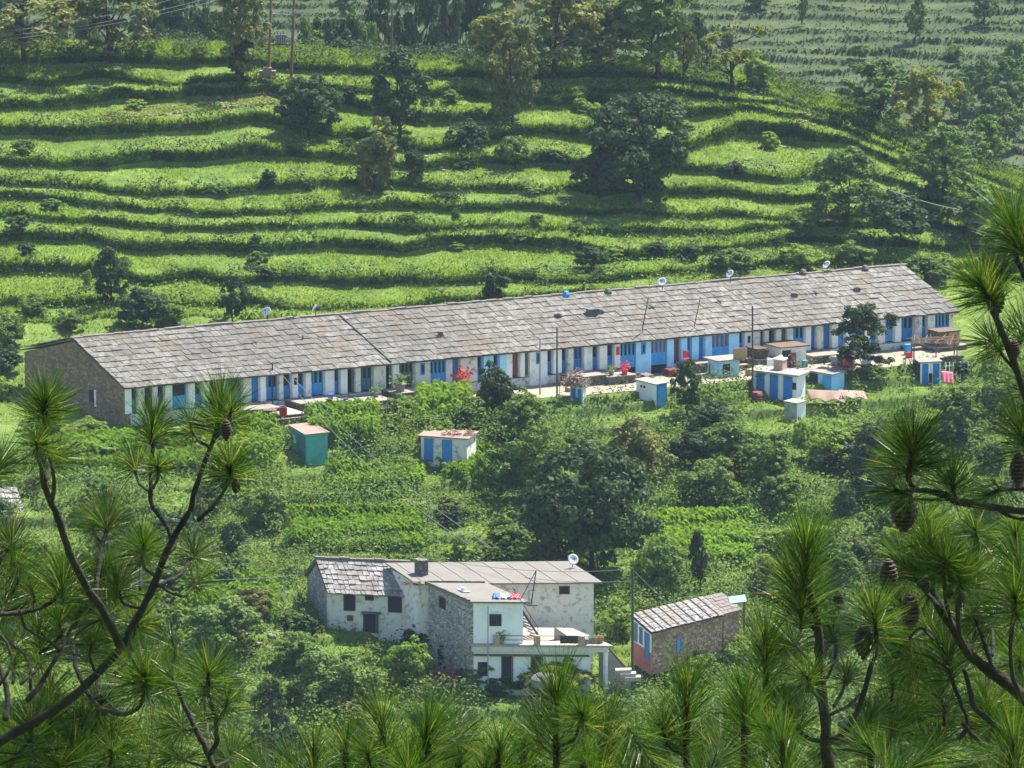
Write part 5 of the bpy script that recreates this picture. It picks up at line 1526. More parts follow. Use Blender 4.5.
m_ = MB(); f.box(m_, -.12, X(610), -.5, 5.6, zs, zs + .128); led = m_.build('terrace_slab', CEMP, t_)
m_ = MB(); f.box(m_, .0, X(604), -.42, -.3, zs - .4, zs - .002); m_.build('ledge_band', paint('cream_wash', (.60, .56, .46), .9, .4, 1.0), t_)
m_ = MB(); m_.prism([f(-.25, -.35, zt + .003), f(X(528), -.35, zt + .003), f(X(528), D3 + .1, zt + .05), f(-.25, D3 + .1, zt + .05)], Vector((0, 0, .13)))
rfa = m_.build('roof', paint('annex_roof', (.175, .16, .138), .9, .45, .8, (.2, .15, .1)), t_)
m_ = MB(); f.box(m_, -.24, -.06, -.3, D3 + .05, zt + .14, zt + .26); f.box(m_, -.059, X(526), D3 - .1, D3 + .05, zt + .19, zt + .3)
m_.build('coping', STONED, rfa)
wo = lintel_window(t_, f, X(489), X(501.5), Zq(626), Zq(614), frm=WHITE)
m_ = MB()
for k in range(4): f.box(m_, X(489) + .18 * (k + 1) - .012, X(489) + .18 * (k + 1) + .012, -.045, -.015, Zq(626), Zq(614))
m_.build('window_bar', DMETAL, wo)
m_ = MB(); f.box(m_, X(486.5), X(504.5), -.14, -.002, Zq(612.5), Zq(611.6)); m_.build('window_ledge', WHITE, t_)
lintel_window(t_, f, D3 * .57, D3 * .72, zt - 1.35, zt - .55, face='L')
lintel_window(t_, f, X(502), X(512), -.1, Zq(656), name='door', proud=-.05)
lintel_window(t_, f, X(531.5), X(541.5), -.1, Zq(656), name='door', proud=-.05)
m_ = MB(); f.box(m_, X(478), X(488), .02, .045, Zq(676), Zq(662)); m_.build('window', DARK, t_)
m_ = MB(); f.box(m_, .301, X(588), -.28, .048, Zq(656) + .05, Zq(656) + .15); m_.build('lower_beam', WOOD, t_)
# open porch bay at the right end
m_ = MB(); f.box(m_, wL + .01, X(609), 3.5, 3.7, -1.0, zs - .003); m_.build('porch_back_wall', paint('dim_blue_wall', (.16, .20, .24), .9, .3), t_)
m_ = MB(); f.box(m_, X(603), X(606), -.3, 0, -1.0, zs - .003); m_.build('porch_post', WHITE, t_)
m_ = MB(); m_.tube([f(X(484), -.6, -.5), f(X(484), -.6, Zq(605))], .05, 6); m_.build('drain_pipe', METAL, t_)
# terrace railing
for px in (494.5, 535, 579.5):
    m_ = MB(); f.box(m_, X(px) - .17, X(px) + .17, -.46, -.14, zs + .13, zs + .83); m_.build('railing_post', paint('pinkish_post', (.48, .30, .23), .9, .3), t_)
m_ = MB()
for z in (.35, .68): m_.tube([f(X(494.5), -.3, zs + .13 + z), f(X(610), -.3, zs + .13 + z)], .025, 5)
m_.build('railing', DMETAL, t_)
# outside stair from the terrace to the annex roof
st = thing('outside_stair', 'steep stair with dark rail rising from the terrace to the annex roof', 'stair', f(X(551), 2.5, zs + .13))
m_ = MB(); n_ = 11
for k in range(n_):
    a_ = X(528) + (X(551) - X(528)) * k / n_; hh = (zt - zs - .2) * (1 - (k + 1) / n_)
    f.box(m_, a_ + .01, a_ + (X(551) - X(528)) / n_ - .003, 2.0, 2.9, zs + .13 + hh, zs + .13 + hh + .12)
m_.build('step', METAL, st)
m_ = MB()
for t0 in (1.93, 2.93):
    m_.prism([f(X(528), t0, zt - .35), f(X(528), t0, zt - .05), f(X(552), t0, zs + .4), f(X(552), t0, zs + .131)], f.G * .05)
m_.build('stringer', DMETAL, st)
m_ = MB(); m_.tube([f(X(526), 1.93, zt + .7), f(X(551), 1.93, zs + .95)], .03, 5)
for k in range(4):
    q = k / 3; m_.tube([f(X(528) + (X(551) - X(528)) * q, 1.93, zt - .1 + (zs + .3 - zt + .1) * q), f(X(528) + (X(551) - X(528)) * q, 1.93, zt + .62 + (zs + .95 - zt - .62) * q)], .025, 5)
m_.build('handrail', DMETAL, st)
fm = thing('metal_frame', 'tall thin metal frame standing on the annex roof edge', 'frame', f(X(531), .4, zt - .3))
m_ = MB(); q0, q1 = f(X(533), .3, zt - .3), f(X(538), .3, zt + 2.4); m_.tube([q0, q1], .05, 6); m_.tube([f(X(522), .3, zt + .1), q1], .03, 5); m_.tube([f(X(531), .3, zt + .9), f(X(537), .3, zt + .9)], .03, 5); m_.tube([f(X(531), .3, zt - .2), f(X(531), .3, zt + .9)], .03, 5)
m_.build('bar', DMETAL, fm)
m_ = MB(); f.box(m_, X(529), X(538), .1, .8, zt - .28, zt - .2); m_.build('shelf', DMETAL, fm)
# bedding on the roof
rs = random.Random(9)
for (px, w_, mt, lb) in ((499, .8, BLUEB, 'blue blanket airing on the annex roof'), (506, .9, WHITE2, 'white sheet airing on the annex roof'), (512, .8, BLK, 'black cloth airing on the annex roof'), (517.5, .7, RED, 'red cloth airing on the annex roof near the metal frame')):
    m_ = MB(); c = f(X(px) - .3, .4, zt + .17)
    n_ = 9
    V, Fq = [], []
    for i in range(n_ + 1):
        for j in range(n_ + 1):
            V.append((i / n_ * w_, j / n_ * 1.2, .12 + .14 * math.sin(i * 1.3 + px) * math.cos(j * 1.1) + (.0 if 0 < i < n_ and 0 < j < n_ else -.1)))
    for i in range(n_):
        for j in range(n_): k = i * (n_ + 1) + j; Fq += [k, k + n_ + 1, k + n_ + 2, k + 1]
    o = link('blanket', mesh_np('blanket', np.array(V), Fq, np.full(n_ * n_, 4), mt, True), None, c); sd = o.modifiers.new('thickness', 'SOLIDIFY'); sd.thickness = .05
    tag(o, lb, 'blanket')
m_ = MB(); f.box(m_, X(481), X(488), 2.6, 3.6, zt + .19, zt + .26); f.box(m_, X(482), X(485), 2.8, 3.2, zt + .261, zt + .5)
tag(m_.build('stone_slab', WHITE2), 'pale slabs lying on the left of the annex roof', 'slab')
m_ = MB()
for k in range(22):
    c = f(X(438) + rs.uniform(0, 1.0), 4.9 + rs.uniform(-.3, .3), zt + .25 + rs.uniform(0, .25)); d = Vector((rs.uniform(-.6, .6), rs.uniform(-.3, .3), rs.uniform(-.08, .08))); m_.tube([c - d, c + d], .035, 4)
tag(m_.build('stick_bundle', WOOD), 'bundle of dark sticks at the corner of the annex and long roofs', 'firewood')
cloth('red_sari', 'long red cloth hanging under the outside stair', f(X(524.5), 1.2, Zq(611)), f.U * .42, Vector((0, 0, -1.35)), RED, 'cloth', 2, .05)
cloth('striped_blanket', 'black and grey blanket hung over the terrace railing', f(X(557.5), -.36, zs + .85), f.U * 1.35, Vector((0, 0, -.6)), BLK, 'blanket', 4, .04)
for k, (px, tt, mt, lb) in enumerate([(554, 1.2, CEMP, 'pale folded mat propped on the terrace'), ]):
    m_ = MB(); c = f(X(565), 1.4, zs + .13); m_.prism([c, c + f.U * 1.0, c + f.U * .9 + Vector((0, 0, .3)), c + Vector((0, 0, .95))], f.G * .2); tag(m_.build('slab_pile', mt), 'tan broken slab leaning on the terrace before the white house', 'slab')
for px, tt, mt, s_, lb in [(594, .5, GREENP, 1.0, 'green tub on the terrace corner'), (599, .5, WOODL, 1.1, 'terracotta pot, left of two on the terrace corner'), (604, .5, RUSTR, 1.1, 'brown pot, right of two on the terrace corner'), (586, 0, CEM, .9, 'grey pot beside the terrace railing')]:
    c = f(X(px), tt, zs + .13); t2 = thing('pot', lb, 'pot', c)
    MB().lathe(c, [(.15 * s_, 0), (.21 * s_, .2 * s_), (.23 * s_, .42 * s_), (.25 * s_, .45 * s_)], 12).build('body', mt, t2)
    MB().lathe(c + Vector((0, 0, .452 * s_)), [(.2 * s_, 0), (.18 * s_, .02)], 12).build('soil', WOOD, t2)
pot_with_plant(f(X(500), -.1, zs + .13), 'leafy pot plant on the terrace ledge below the barred window', False, 1.3)
# stairs down at the right
st = thing('stone_steps', 'stone steps going down beside the porch to the tall pole', 'steps', f(X(618), .5, 0))
m_ = MB()
for k in range(8): f.box(m_, X(607) + k * .21, X(607) + (k + 1) * .21 - .003, -.2, 1.2, -.8, zs - .35 - k * .22)
m_.build('step', CEMP, st)
m_ = MB(); m_.prism([f(X(607), -.28, zs - .3), f(X(607), -.28, zs - .1), f(X(630), -.28, zs - 2.0), f(X(630), -.28, zs - 2.2)], f.G * .06); m_.build('side_rail', WOOD, st)
dish(573, 559.5, 431.5, .42, 'tilted brownish satellite dish on the roof of the lower white house', (.3, -.8, .4), .25)
m_ = MB(); p = at(430, 686); m_.box(p + Vector((-2.2, 0, -1)), (5.0, .3, 0), (0, .4, 0), (0, 0, 2.0)); m_.box(p + Vector((-2.3, -.1, 1.001)), (5.2, .3, 0), (0, .6, 0), (0, 0, .1))
tag(m_.build('maroon_wall', paint('maroon_wall', (.13, .04, .06), .8, .3)), 'low maroon wall among bushes below the stone side wall', 'wall')
c = mk(545, 678, 419.5); m_ = MB(); m_.lathe(c, [(1.0, -.6), (1.05, 0), (.8, .25), (.3, .35)], 14); tag(m_.build('haystack', paint('purple_grey', (.20, .17, .21), .9)), 'low grey-purple heap before the lower white doors', 'heap')

# 4. house at the right with slate roof sloping to the left-front
E4 = mk(651.5, 631.5, 425.0); k4 = mpp(E4)
U4 = (mk(736, 609.5, 431.2) - E4); L4 = U4.length * .84; U4.z = 0; U4.normalize()
G4v = Vector((-17.5 * k4, 3.6, 0)); D4 = G4v.length; G4 = G4v.normalized()
H4 = 31 * k4 / .968
A4 = E4 - Vector((0, 0, H4)); f = Frame(A4, U4, G4)
t_ = thing('slate_roof_house', 'house with a gridded slate roof, white and pink end wall and brown stone side', 'house', A4)
m_ = MB(); m_.prism([f(0, .0, -1), f(0, D4, -1), f(0, D4, H4 + .22), f(0, 0, H4 - .06)], f.U * L4); m_.build('stone_wall', STONEB, t_)
m_ = MB(); m_.prism([f(-.04, -.02, .75), f(-.04, D4, .75), f(-.04, D4, H4 + .2), f(-.04, -.02, H4 - .08)], f.U * .038); m_.build('end_wall', WHITE2, t_)
m_ = MB(); m_.prism([f(-.05, -.02, -1), f(-.05, D4, -1), f(-.05, D4, .749), f(-.05, -.02, .749)], f.U * .048); m_.build('pink_base', paint('pink_wash', (.50, .16, .17), .9, .3), t_)
f5 = Frame(f(-.04, 0, 0), f.U, f.G)
lintel_window(t_, f5, D4 * .1, D4 * .32, .1, H4 - .35, face='L', mat=BLUE, frm=BLUE, name='door')
lintel_window(t_, f5, D4 * .48, D4 * .6, 1.0, H4 - .25, face='L', mat=TEAL, frm=BLUE)
lintel_window(t_, f5, D4 * .75, D4 * .93, .9, H4 - .15, face='L', mat=TEAL, frm=BLUE)
lintel_window(t_, f, L4 * .36, L4 * .405, H4 - 2.1, H4 - 1.1, mat=BLUE2, frm=BLUE)
g4 = (f(0, D4, H4 + .3) - f(0, 0, H4)).normalized()
m_ = MB(); m_.prism([f(-.2, -.3, H4 - .12), f(L4 + .1, -.3, H4 - .12), f(L4 + .1, D4 + .2, H4 + .22), f(-.2, D4 + .2, H4 + .22)], Vector((0, 0, .06))); rf = m_.build('roof', WOOD, t_)
rs = random.Random(5)
sm = MB(); slates(sm, f(-.2, -.35, H4 + .03), f.U, g4, L4 + .2, D4 + .6, 16, 7, rs, .035, .02, .06); sm.build('roof_slates', SLATE3, rf)
m_ = MB()
for k in range(9): m_.prism([f(.2 + k * L4 / 9, -.36, H4 + .135), f(.28 + k * L4 / 9, -.36, H4 + .135), f(.28 + k * L4 / 9, D4 + .25, H4 + .47), f(.2 + k * L4 / 9, D4 + .25, H4 + .47)], Vector((0, 0, .04)))
m_.build('batten', DMETAL, rf)
f6 = Frame(f(L4 + .15, 0, .1), U4, G4)
t_ = thing('slate_shed', 'brownish slate-roofed shed joined behind the house with the gridded roof', 'shed', f6(0, 0, 0))
m_ = MB(); f6.box(m_, 0, 1.7, .1, D4, -1.2, H4 - .15); m_.build('wall', STONEB, t_)
sm = MB(); slates(sm, f6(-.1, -.2, H4 - .1), f6.U, g4, 2.0, D4 + .4, 3, 6, rs, .04, .03, .08); sm.build('roof', paint('brown_slate', (.16, .14, .12), .85, .4, 1.2), t_)
c = mk(730, 604, 432.5); m_ = MB(); m_.prism([c, c + Vector((1.3, .3, .1)), c + Vector((1.2, 1.8, .25)), c + Vector((-.1, 1.5, .15))], Vector((0, 0, .04)))
t_ = thing('tin_lean_to', 'pale blue tin sheet roof behind the brownish slate shed', 'lean-to', c)
m_.build('sheet', paint('pale_blue_tin', (.22, .33, .42), .45, .3), t_)
for a_, b_ in ((.1, .1), (1.15, .4), (1.1, 1.6), (.05, 1.4)): MB().tube([c + Vector((a_, b_, -2.6)), c + Vector((a_, b_, b_ * .08))], .05, 5).build('post', WOOD, t_)
# steps and stones left of the right house
p = mk(618, 668, 419.6); m_ = MB()
for k in range(3): m_.box(p + Vector((-.2 + .35 * k, -.1 * k, -.5 - .25 * k)), (1.2, .2, 0), (0, .7, 0), (0, 0, .3))
tag(m_.build('stone_slab_steps', CEMP), 'broad pale stone slabs at the foot of the tall dark pole', 'steps')
# slate roof peeping behind the pine at the left border
E = mk(24, 494, 447)
f = Frame(E + Vector((-4.5, .3, -2.9)), Vector((1, -.1, 0)).normalized(), Vector((-.35, .94, 0)))
t_ = thing('stone_house', 'pale slate roof of a small house half hidden by pine at the left border', 'house', f(0, 0, 0))
m_ = MB(); f.box(m_, 0, 4.4, 0, 4, -2, 1.1); m_.build('wall', STONEG, t_)
m_ = MB(); g_ = (Vector((0, 0, 1.8)) + f.G * 3.0).normalized(); slates(m_, f(-.3, -.4, 1.0), f.U, g_, 5.0, 3.6, 8, 6, rs, .06, .07, .12); m_.build('roof', SLATE2, t_)
m_ = MB(); f.box(m_, -.2, 4.6, 2.5, 2.9, 2.6, 2.85); m_.build('ridge_stones', RIDGE, t_)
m_ = MB(); m_.prism([f(4.0, .1, 1.1), f(4.0, 4, 1.1), f(4.0, 2.7, 2.7)], f.U * .38); m_.build('gable_wall', STONEG, t_)
# dry stone remains and path
for k, (px, py, n_, lb) in enumerate([(262, 634, 26, 'pale stones of the footpath left of the slate-roofed stone house'), (800, 150, 12, 'pale rocks on the terraces near the right shoulder'), (772, 148, 8, 'tilted pale rock slabs on the right terraces'), (808, 122, 14, 'dark and pale rocks beside the bright patch on the right shoulder'), (430, 158, 18, 'brownish rocks of a fallen terrace wall below the meadow'), (455, 72, 16, 'reddish and pale stones on the crest right of the upright tree')]):
    r = random.Random(k); m_ = MB()
    c0 = at(px, py)
    for q in range(n_):
        x_, y_ = c0.x + r.uniform(-1.6, 1.6), c0.y + r.uniform(-1.5, 1.5)
        z_ = ground_z(x_, y_); s_ = r.uniform(.10, .28)
        a_ = r.uniform(0, 3); m_.prism([Vector((x_ + math.cos(a_ + i * 1.05) * s_ * r.uniform(.7, 1.2), y_ + math.sin(a_ + i * 1.05) * s_ * r.uniform(.7, 1.2), z_ - .05)) for i in range(6)], Vector((r.uniform(-.1, .1), r.uniform(-.1, .1), s_ * .7)))
    tag(m_.build('rocks', paint('pale_rock', (.24, .20, .17), .9, .4, 2)), lb, 'rocks', kind='stuff')

# ------------------------------------------------------------------ FOREGROUND PINES
m, n, b, o = nmat('pine_needle')
g = n.nodes.new('ShaderNodeNewGeometry')
col = ramp(n, g.outputs['Random Per Island'], [(0, (.010, .030, .005)), (.5, (.030, .075, .010)), (.85, (.08, .15, .02)), (.96, (.20, .20, .06)), (1, (.32, .22, .09))])
n.links.new(col, b.inputs['Base Color']); b.inputs['Roughness'].default_value = .38; b.inputs['Specular IOR Level'].default_value = .5
t = n.nodes.new('ShaderNodeBsdfTranslucent'); n.links.new(mixc(n, 1.0, col, (1.5, 1.6, .5), 'MULTIPLY'), t.inputs[0])
mx = n.nodes.new('ShaderNodeMixShader'); mx.inputs[0].default_value = .45
n.links.new(b.outputs[0], mx.inputs[1]); n.links.new(t.outputs[0], mx.inputs[2]); n.links.new(mx.outputs[0], o.inputs[0])
NEEDLE = m
CONE = paint('cone_scales', (.055, .03, .02), .8, .4, 30, (.02, .012, .01))
class Pine:
    def __init__(s, label, Y, group=None, name='pine_tree'):
        s.Y = Y; s.mb = MB(); s.N = []; s.cones = []; s.label = label; s.name = name; s.group = group
        s.r = random.Random(len(label) * 7 + int(Y * 10)); s.base = None; s.depth = {}
    def P(s, px, py, dY=0): return P3(px, py, s.Y + dY)
    def branch(s, pts, r0, r1, dY=(0, 0), tuft=None, L=48, n=150, spread=.85, back=.6):
        """pts in picture points; r in pixels; dY: distance offset at the start and end of the branch"""
        k = len(pts); Q = []
        for i, (x, y) in enumerate(pts): Q.append(s.P(x, y, dY[0] + (dY[1] - dY[0]) * i / max(1, k - 1)))
        # smooth
        S_ = []
        for i in range(k - 1):
            p0, p1, p2, p3 = Q[max(0, i - 1)], Q[i], Q[i + 1], Q[min(k - 1, i + 2)]
            for t in (0, .25, .5, .75):
                S_.append(.5 * ((2 * p1) + (p2 - p0) * t + (2 * p0 - 5 * p1 + 4 * p2 - p3) * t * t + (3 * p1 - p0 - 3 * p2 + p3) * t ** 3))
        S_.append(Q[-1])
        m_ = s.Y / F
        rr = [(r0 + (r1 - r0) * i / (len(S_) - 1)) * m_ * (1 + s.r.uniform(-.12, .14)) for i in range(len(S_))]
        S_ = [q + Vector((s.r.uniform(-1, 1), s.r.uniform(-1, 1), s.r.uniform(-1, 1))) * m_ * .5 for q in S_]
        s.mb.tube(S_, rr, 7)
        if tuft: s.tuft(S_[-1], (S_[-1] - S_[-2]).normalized(), L, n, spread, back)
        return S_
    def tuft(s, tip, d, L=48, n=150, spread=1.0, back=.5):
        m_ = s.Y / F; L = L * m_
        r = np.random.default_rng(s.r.randint(0, 1 << 30))
        d = np.array(d); d = d / np.linalg.norm(d)
        a = np.cross(d, [0, 0, 1.0]);
        if np.linalg.norm(a) < .1: a = np.cross(d, [1.0, 0, 0])
        a /= np.linalg.norm(a); b_ = np.cross(d, a)
        n = int(n * 2.3); L = L * 1.22
        ph = r.uniform(0, 2 * PI, n)
        u = r.uniform(0, 1, n)              # 0 at the tip, 1 at the back of the twig
        th_ = np.radians(6 + 34 * r.random(n) + u * 58 * spread)
        D = d * np.cos(th_)[:, None] + (a * np.cos(ph)[:, None] + b_ * np.sin(ph)[:, None]) * np.sin(th_)[:, None]
        B = np.array(tip) - d * (u * L * back)[:, None]
        ln = L * r.uniform(.65, 1.08, n) * (1 - .12 * u)
        droop = (.04 + .16 * r.random(n) * (1 - np.abs(D[:, 2]))) * ln
        side = unit(np.cross(D, r.normal(size=(n, 3))))
        wd = .52 * m_ * r.uniform(.7, 1.3, n)
        M = B + D * (ln * .55)[:, None]; M[:, 2] -= droop * .25
        T_ = B + D * ln[:, None]; T_[:, 2] -= droop
        w_ = (side * wd[:, None])
        V = np.stack([B - w_ * .5, B + w_ * .5, M + w_ * .5, T_, M - w_ * .5], 1).reshape(-1, 3)
        s.N.append(V)
    def cone(s, px, py, w_, h_, tilt=0, dY=0):
        s.cones.append((px, py, w_, h_, tilt, dY))
    def finish(s, root_pts):
        """root_pts: lowest visible point; the stem runs from there to the ground"""
        x, y, r0, gx = root_pts
        q = s.P(x, y); gx_ = s.P(gx, y).x
        gz = ground_z(gx_, s.Y)
        base = Vector((gx_, s.Y, gz))
        m_ = s.Y / F
        top = q
        s.mb.tube([base - Vector((0, 0, .3)), base.lerp(top, .35) + Vector((.05, 0, 0)), base.lerp(top, .7), top], [r0 * m_ * 1.9, r0 * m_ * 1.5, r0 * m_ * 1.2, r0 * m_], 9)
        t_ = thing(s.name, s.label, 'pine', base, 0, s.group)
        s.mb.build('trunk', BARK, t_, True)
        if s.N:
            V = np.concatenate(s.N) - np.array(base)
            link('needles', blade_mesh('needles', V, NEEDLE), t_)
        for (px, py, w_, h_, tilt, dY) in s.cones:
            c = s.P(px, py, dY); W_, H_ = w_ * m_ / 2, h_ * m_ / 2
            mb_ = MB()
            for j in range(9):      # rows of scales around the cone
                v = j / 8; zc = H_ * (1 - 2 * v); rr = W_ * (math.sin(PI * (v * .82 + .12)) ** .7)
                for i in range(8):
                    a_ = i * PI / 4 + j * .4
                    e = Vector((math.cos(a_), math.sin(a_), 0)); sd_ = Vector((-e.y, e.x, 0))
                    o_ = c + Vector((0, 0, zc))
                    mb_.prism([o_ + e * rr * .2 - sd_ * rr * .3, o_ + e * rr * .2 + sd_ * rr * .3, o_ + e * rr + sd_ * rr * .38 - Vector((0, 0, H_ * .12)), o_ + e * rr * 1.12 - Vector((0, 0, H_ * .14)), o_ + e * rr - sd_ * rr * .38 - Vector((0, 0, H_ * .12))], Vector((0, 0, H_ * .12)))
                mb_.lathe(c + Vector((0, 0, zc - H_ * .12)), [(rr * .8, 0), (rr * .6, H_ * .25)], 8)
            mb_.build('cone', CONE, t_)
        return t_
# left pine
p = Pine('large pine with bare curving branches at the left border', 33.0)
B = p.branch
B([(-30, 765), (0, 742), (35, 722), (68, 701), (95, 676), (119, 650), (130, 630), (143, 607), (154, 584), (165, 556), (178, 530), (190, 512)], 5.2, 3.2, (0, .3))
B([(190, 512), (195, 490), (203, 466), (212, 444), (219, 422), (221, 402)], 3.2, 2.2, (.3, .5), True, 44, 210)
B([(209, 447), (200, 442), (193, 432), (190, 418)], 2, 1.3, (.4, .7), True, 34, 90, 1.3)
B([(213, 440), (222, 432), (228, 420), (232, 408)], 2, 1.4, (.4, .2), True, 34, 90, 1.2)
B([(198, 520), (212, 508), (222, 494), (229, 478), (230, 466)], 2.4, 1.8, (.3, .0), True, 40, 170)
B([(162, 560), (168, 552), (174, 545), (168, 528), (157, 513), (151, 500), (151, 470), (153, 440), (153, 420)], 3.2, 2.2, (.2, .8), True, 40, 190)
B([(150, 492), (140, 484), (135, 470), (133, 458)], 1.8, 1.3, (.8, 1.1), True, 36, 110)
B([(153, 488), (158, 478), (158, 466)], 1.8, 1.3, (.8, .5), True, 28, 90)
B([(122, 648), (112, 628), (100, 606), (88, 590), (76, 566), (69, 552), (60, 522), (50, 500), (43, 480), (43, 450), (45, 425), (45, 400)], 4.6, 3.0, (.1, -.6), True, 44, 240)
B([(52, 500), (54, 480), (50, 460), (44, 440)], 2.6, 1.6, (-.6, -.9), True, 30, 100, 1.5)
B([(46, 480), (50, 468), (57, 456)], 2, 1.4, (-.6, -.3), True, 36, 140)
B([(43, 470), (36, 456), (36, 444)], 2, 1.4, (-.6, -1), True, 32, 90, 1.3)
B([(95, 600), (98, 570), (102, 548), (108, 524), (108, 512)], 2.6, 2.0, (.0, .4), True, 42, 180)
B([(104, 545), (94, 534), (90, 520)], 1.5, 1.1, (.3, .6), True, 34, 90)
B([(157, 586), (180, 575), (190, 560), (194, 548)], 2.2, 1.5, (.2, .6), True, 38, 130)
B([(158, 584), (170, 592), (184, 596), (192, 588), (202, 578)], 1.8, 1.2, (.2, .7), True, 34, 80, 1.2)
B([(155, 575), (144, 568), (142, 556), (144, 544)], 1.8, 1.3, (.2, .0), True, 34, 110)
B([(140, 608), (124, 604), (120, 592), (119, 580)], 1.8, 1.2, (.2, .4), True, 36, 120)
B([(-20, 616), (0, 614), (20, 613), (45, 606), (60, 592), (64, 574)], 2.6, 2.0, (-.3, 0), True, 46, 200)
B([(28, 700), (38, 688), (50, 668), (60, 650), (72, 628), (84, 606)], 3.0, 1.8, (0, .7), True, 40, 130)
B([(20, 612), (26, 628), (44, 638), (58, 648)], 1.7, 1.2, (-.3, .3))
B([(60, 650), (44, 636), (38, 630)], 1.6, 1.1, (.4, .4), True, 32, 80)
B([(5, 720), (8, 700), (2, 672), (-6, 655)], 3.4, 2.2, (0, .3))
B([(-12, 700), (10, 668), (10, 650), (0, 634), (-10, 628)], 1.8, 1.2, (0, .3))
B([(30, 690), (30, 665), (20, 650), (4, 640)], 1.7, 1.2, (0, .5), True, 36, 90)
B([(74, 655), (74, 640), (84, 628), (100, 620), (110, 622)], 1.6, 1.2, (0, .4), True, 34, 80, 1.3)
B([(76, 652), (76, 668), (86, 690), (98, 706), (112, 712), (126, 714), (140, 706), (145, 690), (145, 678)], 2.6, 2.0, (.1, -.8), True, 54, 260)
B([(100, 696), (112, 706), (122, 716)], 1.6, 1.2, (0, .2))
B([(0, 560), (8, 548), (9, 536)], 2.0, 1.5, (-.4, -.2), True, 40, 150)
B([(-25, 640), (-10, 590), (0, 560)], 2.8, 2.0, (-.4, -.4))
B([(-30, 500), (-14, 486), (-6, 474), (0, 462)], 2, 1.4, (-.4, -.2), True, 44, 140)
B([(140, 590), (141, 566), (145, 548)], 1.8, 1.4, (.6, .9), True, 40, 140)
for (x, y, L_, n_) in [(20, 560, 44, 130), (35, 585, 44, 120), (90, 640, 40, 110), (60, 620, 44, 120), (15, 650, 44, 120), (30, 725, 50, 160), (70, 740, 50, 150), (110, 750, 50, 150), (8, 760, 50, 160), (48, 690, 42, 110), (150, 745, 48, 130), (175, 640, 34, 60), (100, 665, 40, 110), (130, 640, 36, 90), (0, 600, 44, 120), (85, 720, 44, 120), (40, 650, 44, 120), (55, 765, 50, 140)]:
    B([(x - 8 + p.r.uniform(-14, 14), y + 34), (x, y + 16), (x + p.r.uniform(-5, 5), y)], 1.9, 1.3, (p.r.uniform(.2, 1.2), p.r.uniform(.2, 1.4)), True, L_, n_, 1.25)
rq = random.Random(77)
for k in range(30):
    x, y = rq.uniform(-10, 225), rq.uniform(560, 765)
    if x > 150 and y < 660: continue
    dx = rq.uniform(-10, 10)
    B([(x + dx * 2, y + 40), (x + dx * .6, y + 20), (x, y)], 2.0, 1.3, (rq.uniform(.6, 2.6), rq.uniform(.6, 2.6)), True, rq.uniform(36, 52), 130, rq.uniform(.8, 1.2))
for c in [(50, 418, 14, 26), (226, 430, 11, 20), (236, 486, 9, 14)]: p.cone(*c)
p.finish((-30, 765, 8, -60))
# bare-tipped sapling with drooping tufts
p = Pine('young pine with drooping pale tufts standing between the left pine and the saplings', 31.5)
B = p.branch
B([(214, 768), (204, 745), (192, 722), (182, 700), (176, 684), (170, 672)], 3.6, 2.0, (0, .2), True, 34, 80, 1.3)
B([(217, 742), (216, 722), (212, 706), (208, 694), (209, 672)], 3, 2, (0, -.2), True, 44, 150, 1.35)
B([(216, 725), (224, 712), (228, 700)], 1.8, 1.3, (0, -.2), True, 40, 110, 1.3)
B([(208, 756), (217, 742)], 3, 3)
B([(196, 728), (186, 730), (180, 720)], 1.8, 1.3, (0, .3), True, 38, 100, 1.3)
B([(206, 768), (186, 760), (172, 750)], 1.8, 1.3, (0, .3), True, 42, 120, 1.2)
B([(214, 768), (228, 760), (238, 748)], 1.8, 1.3, (0, .3), True, 42, 120, 1.2)
p.finish((214, 768, 4, 220))
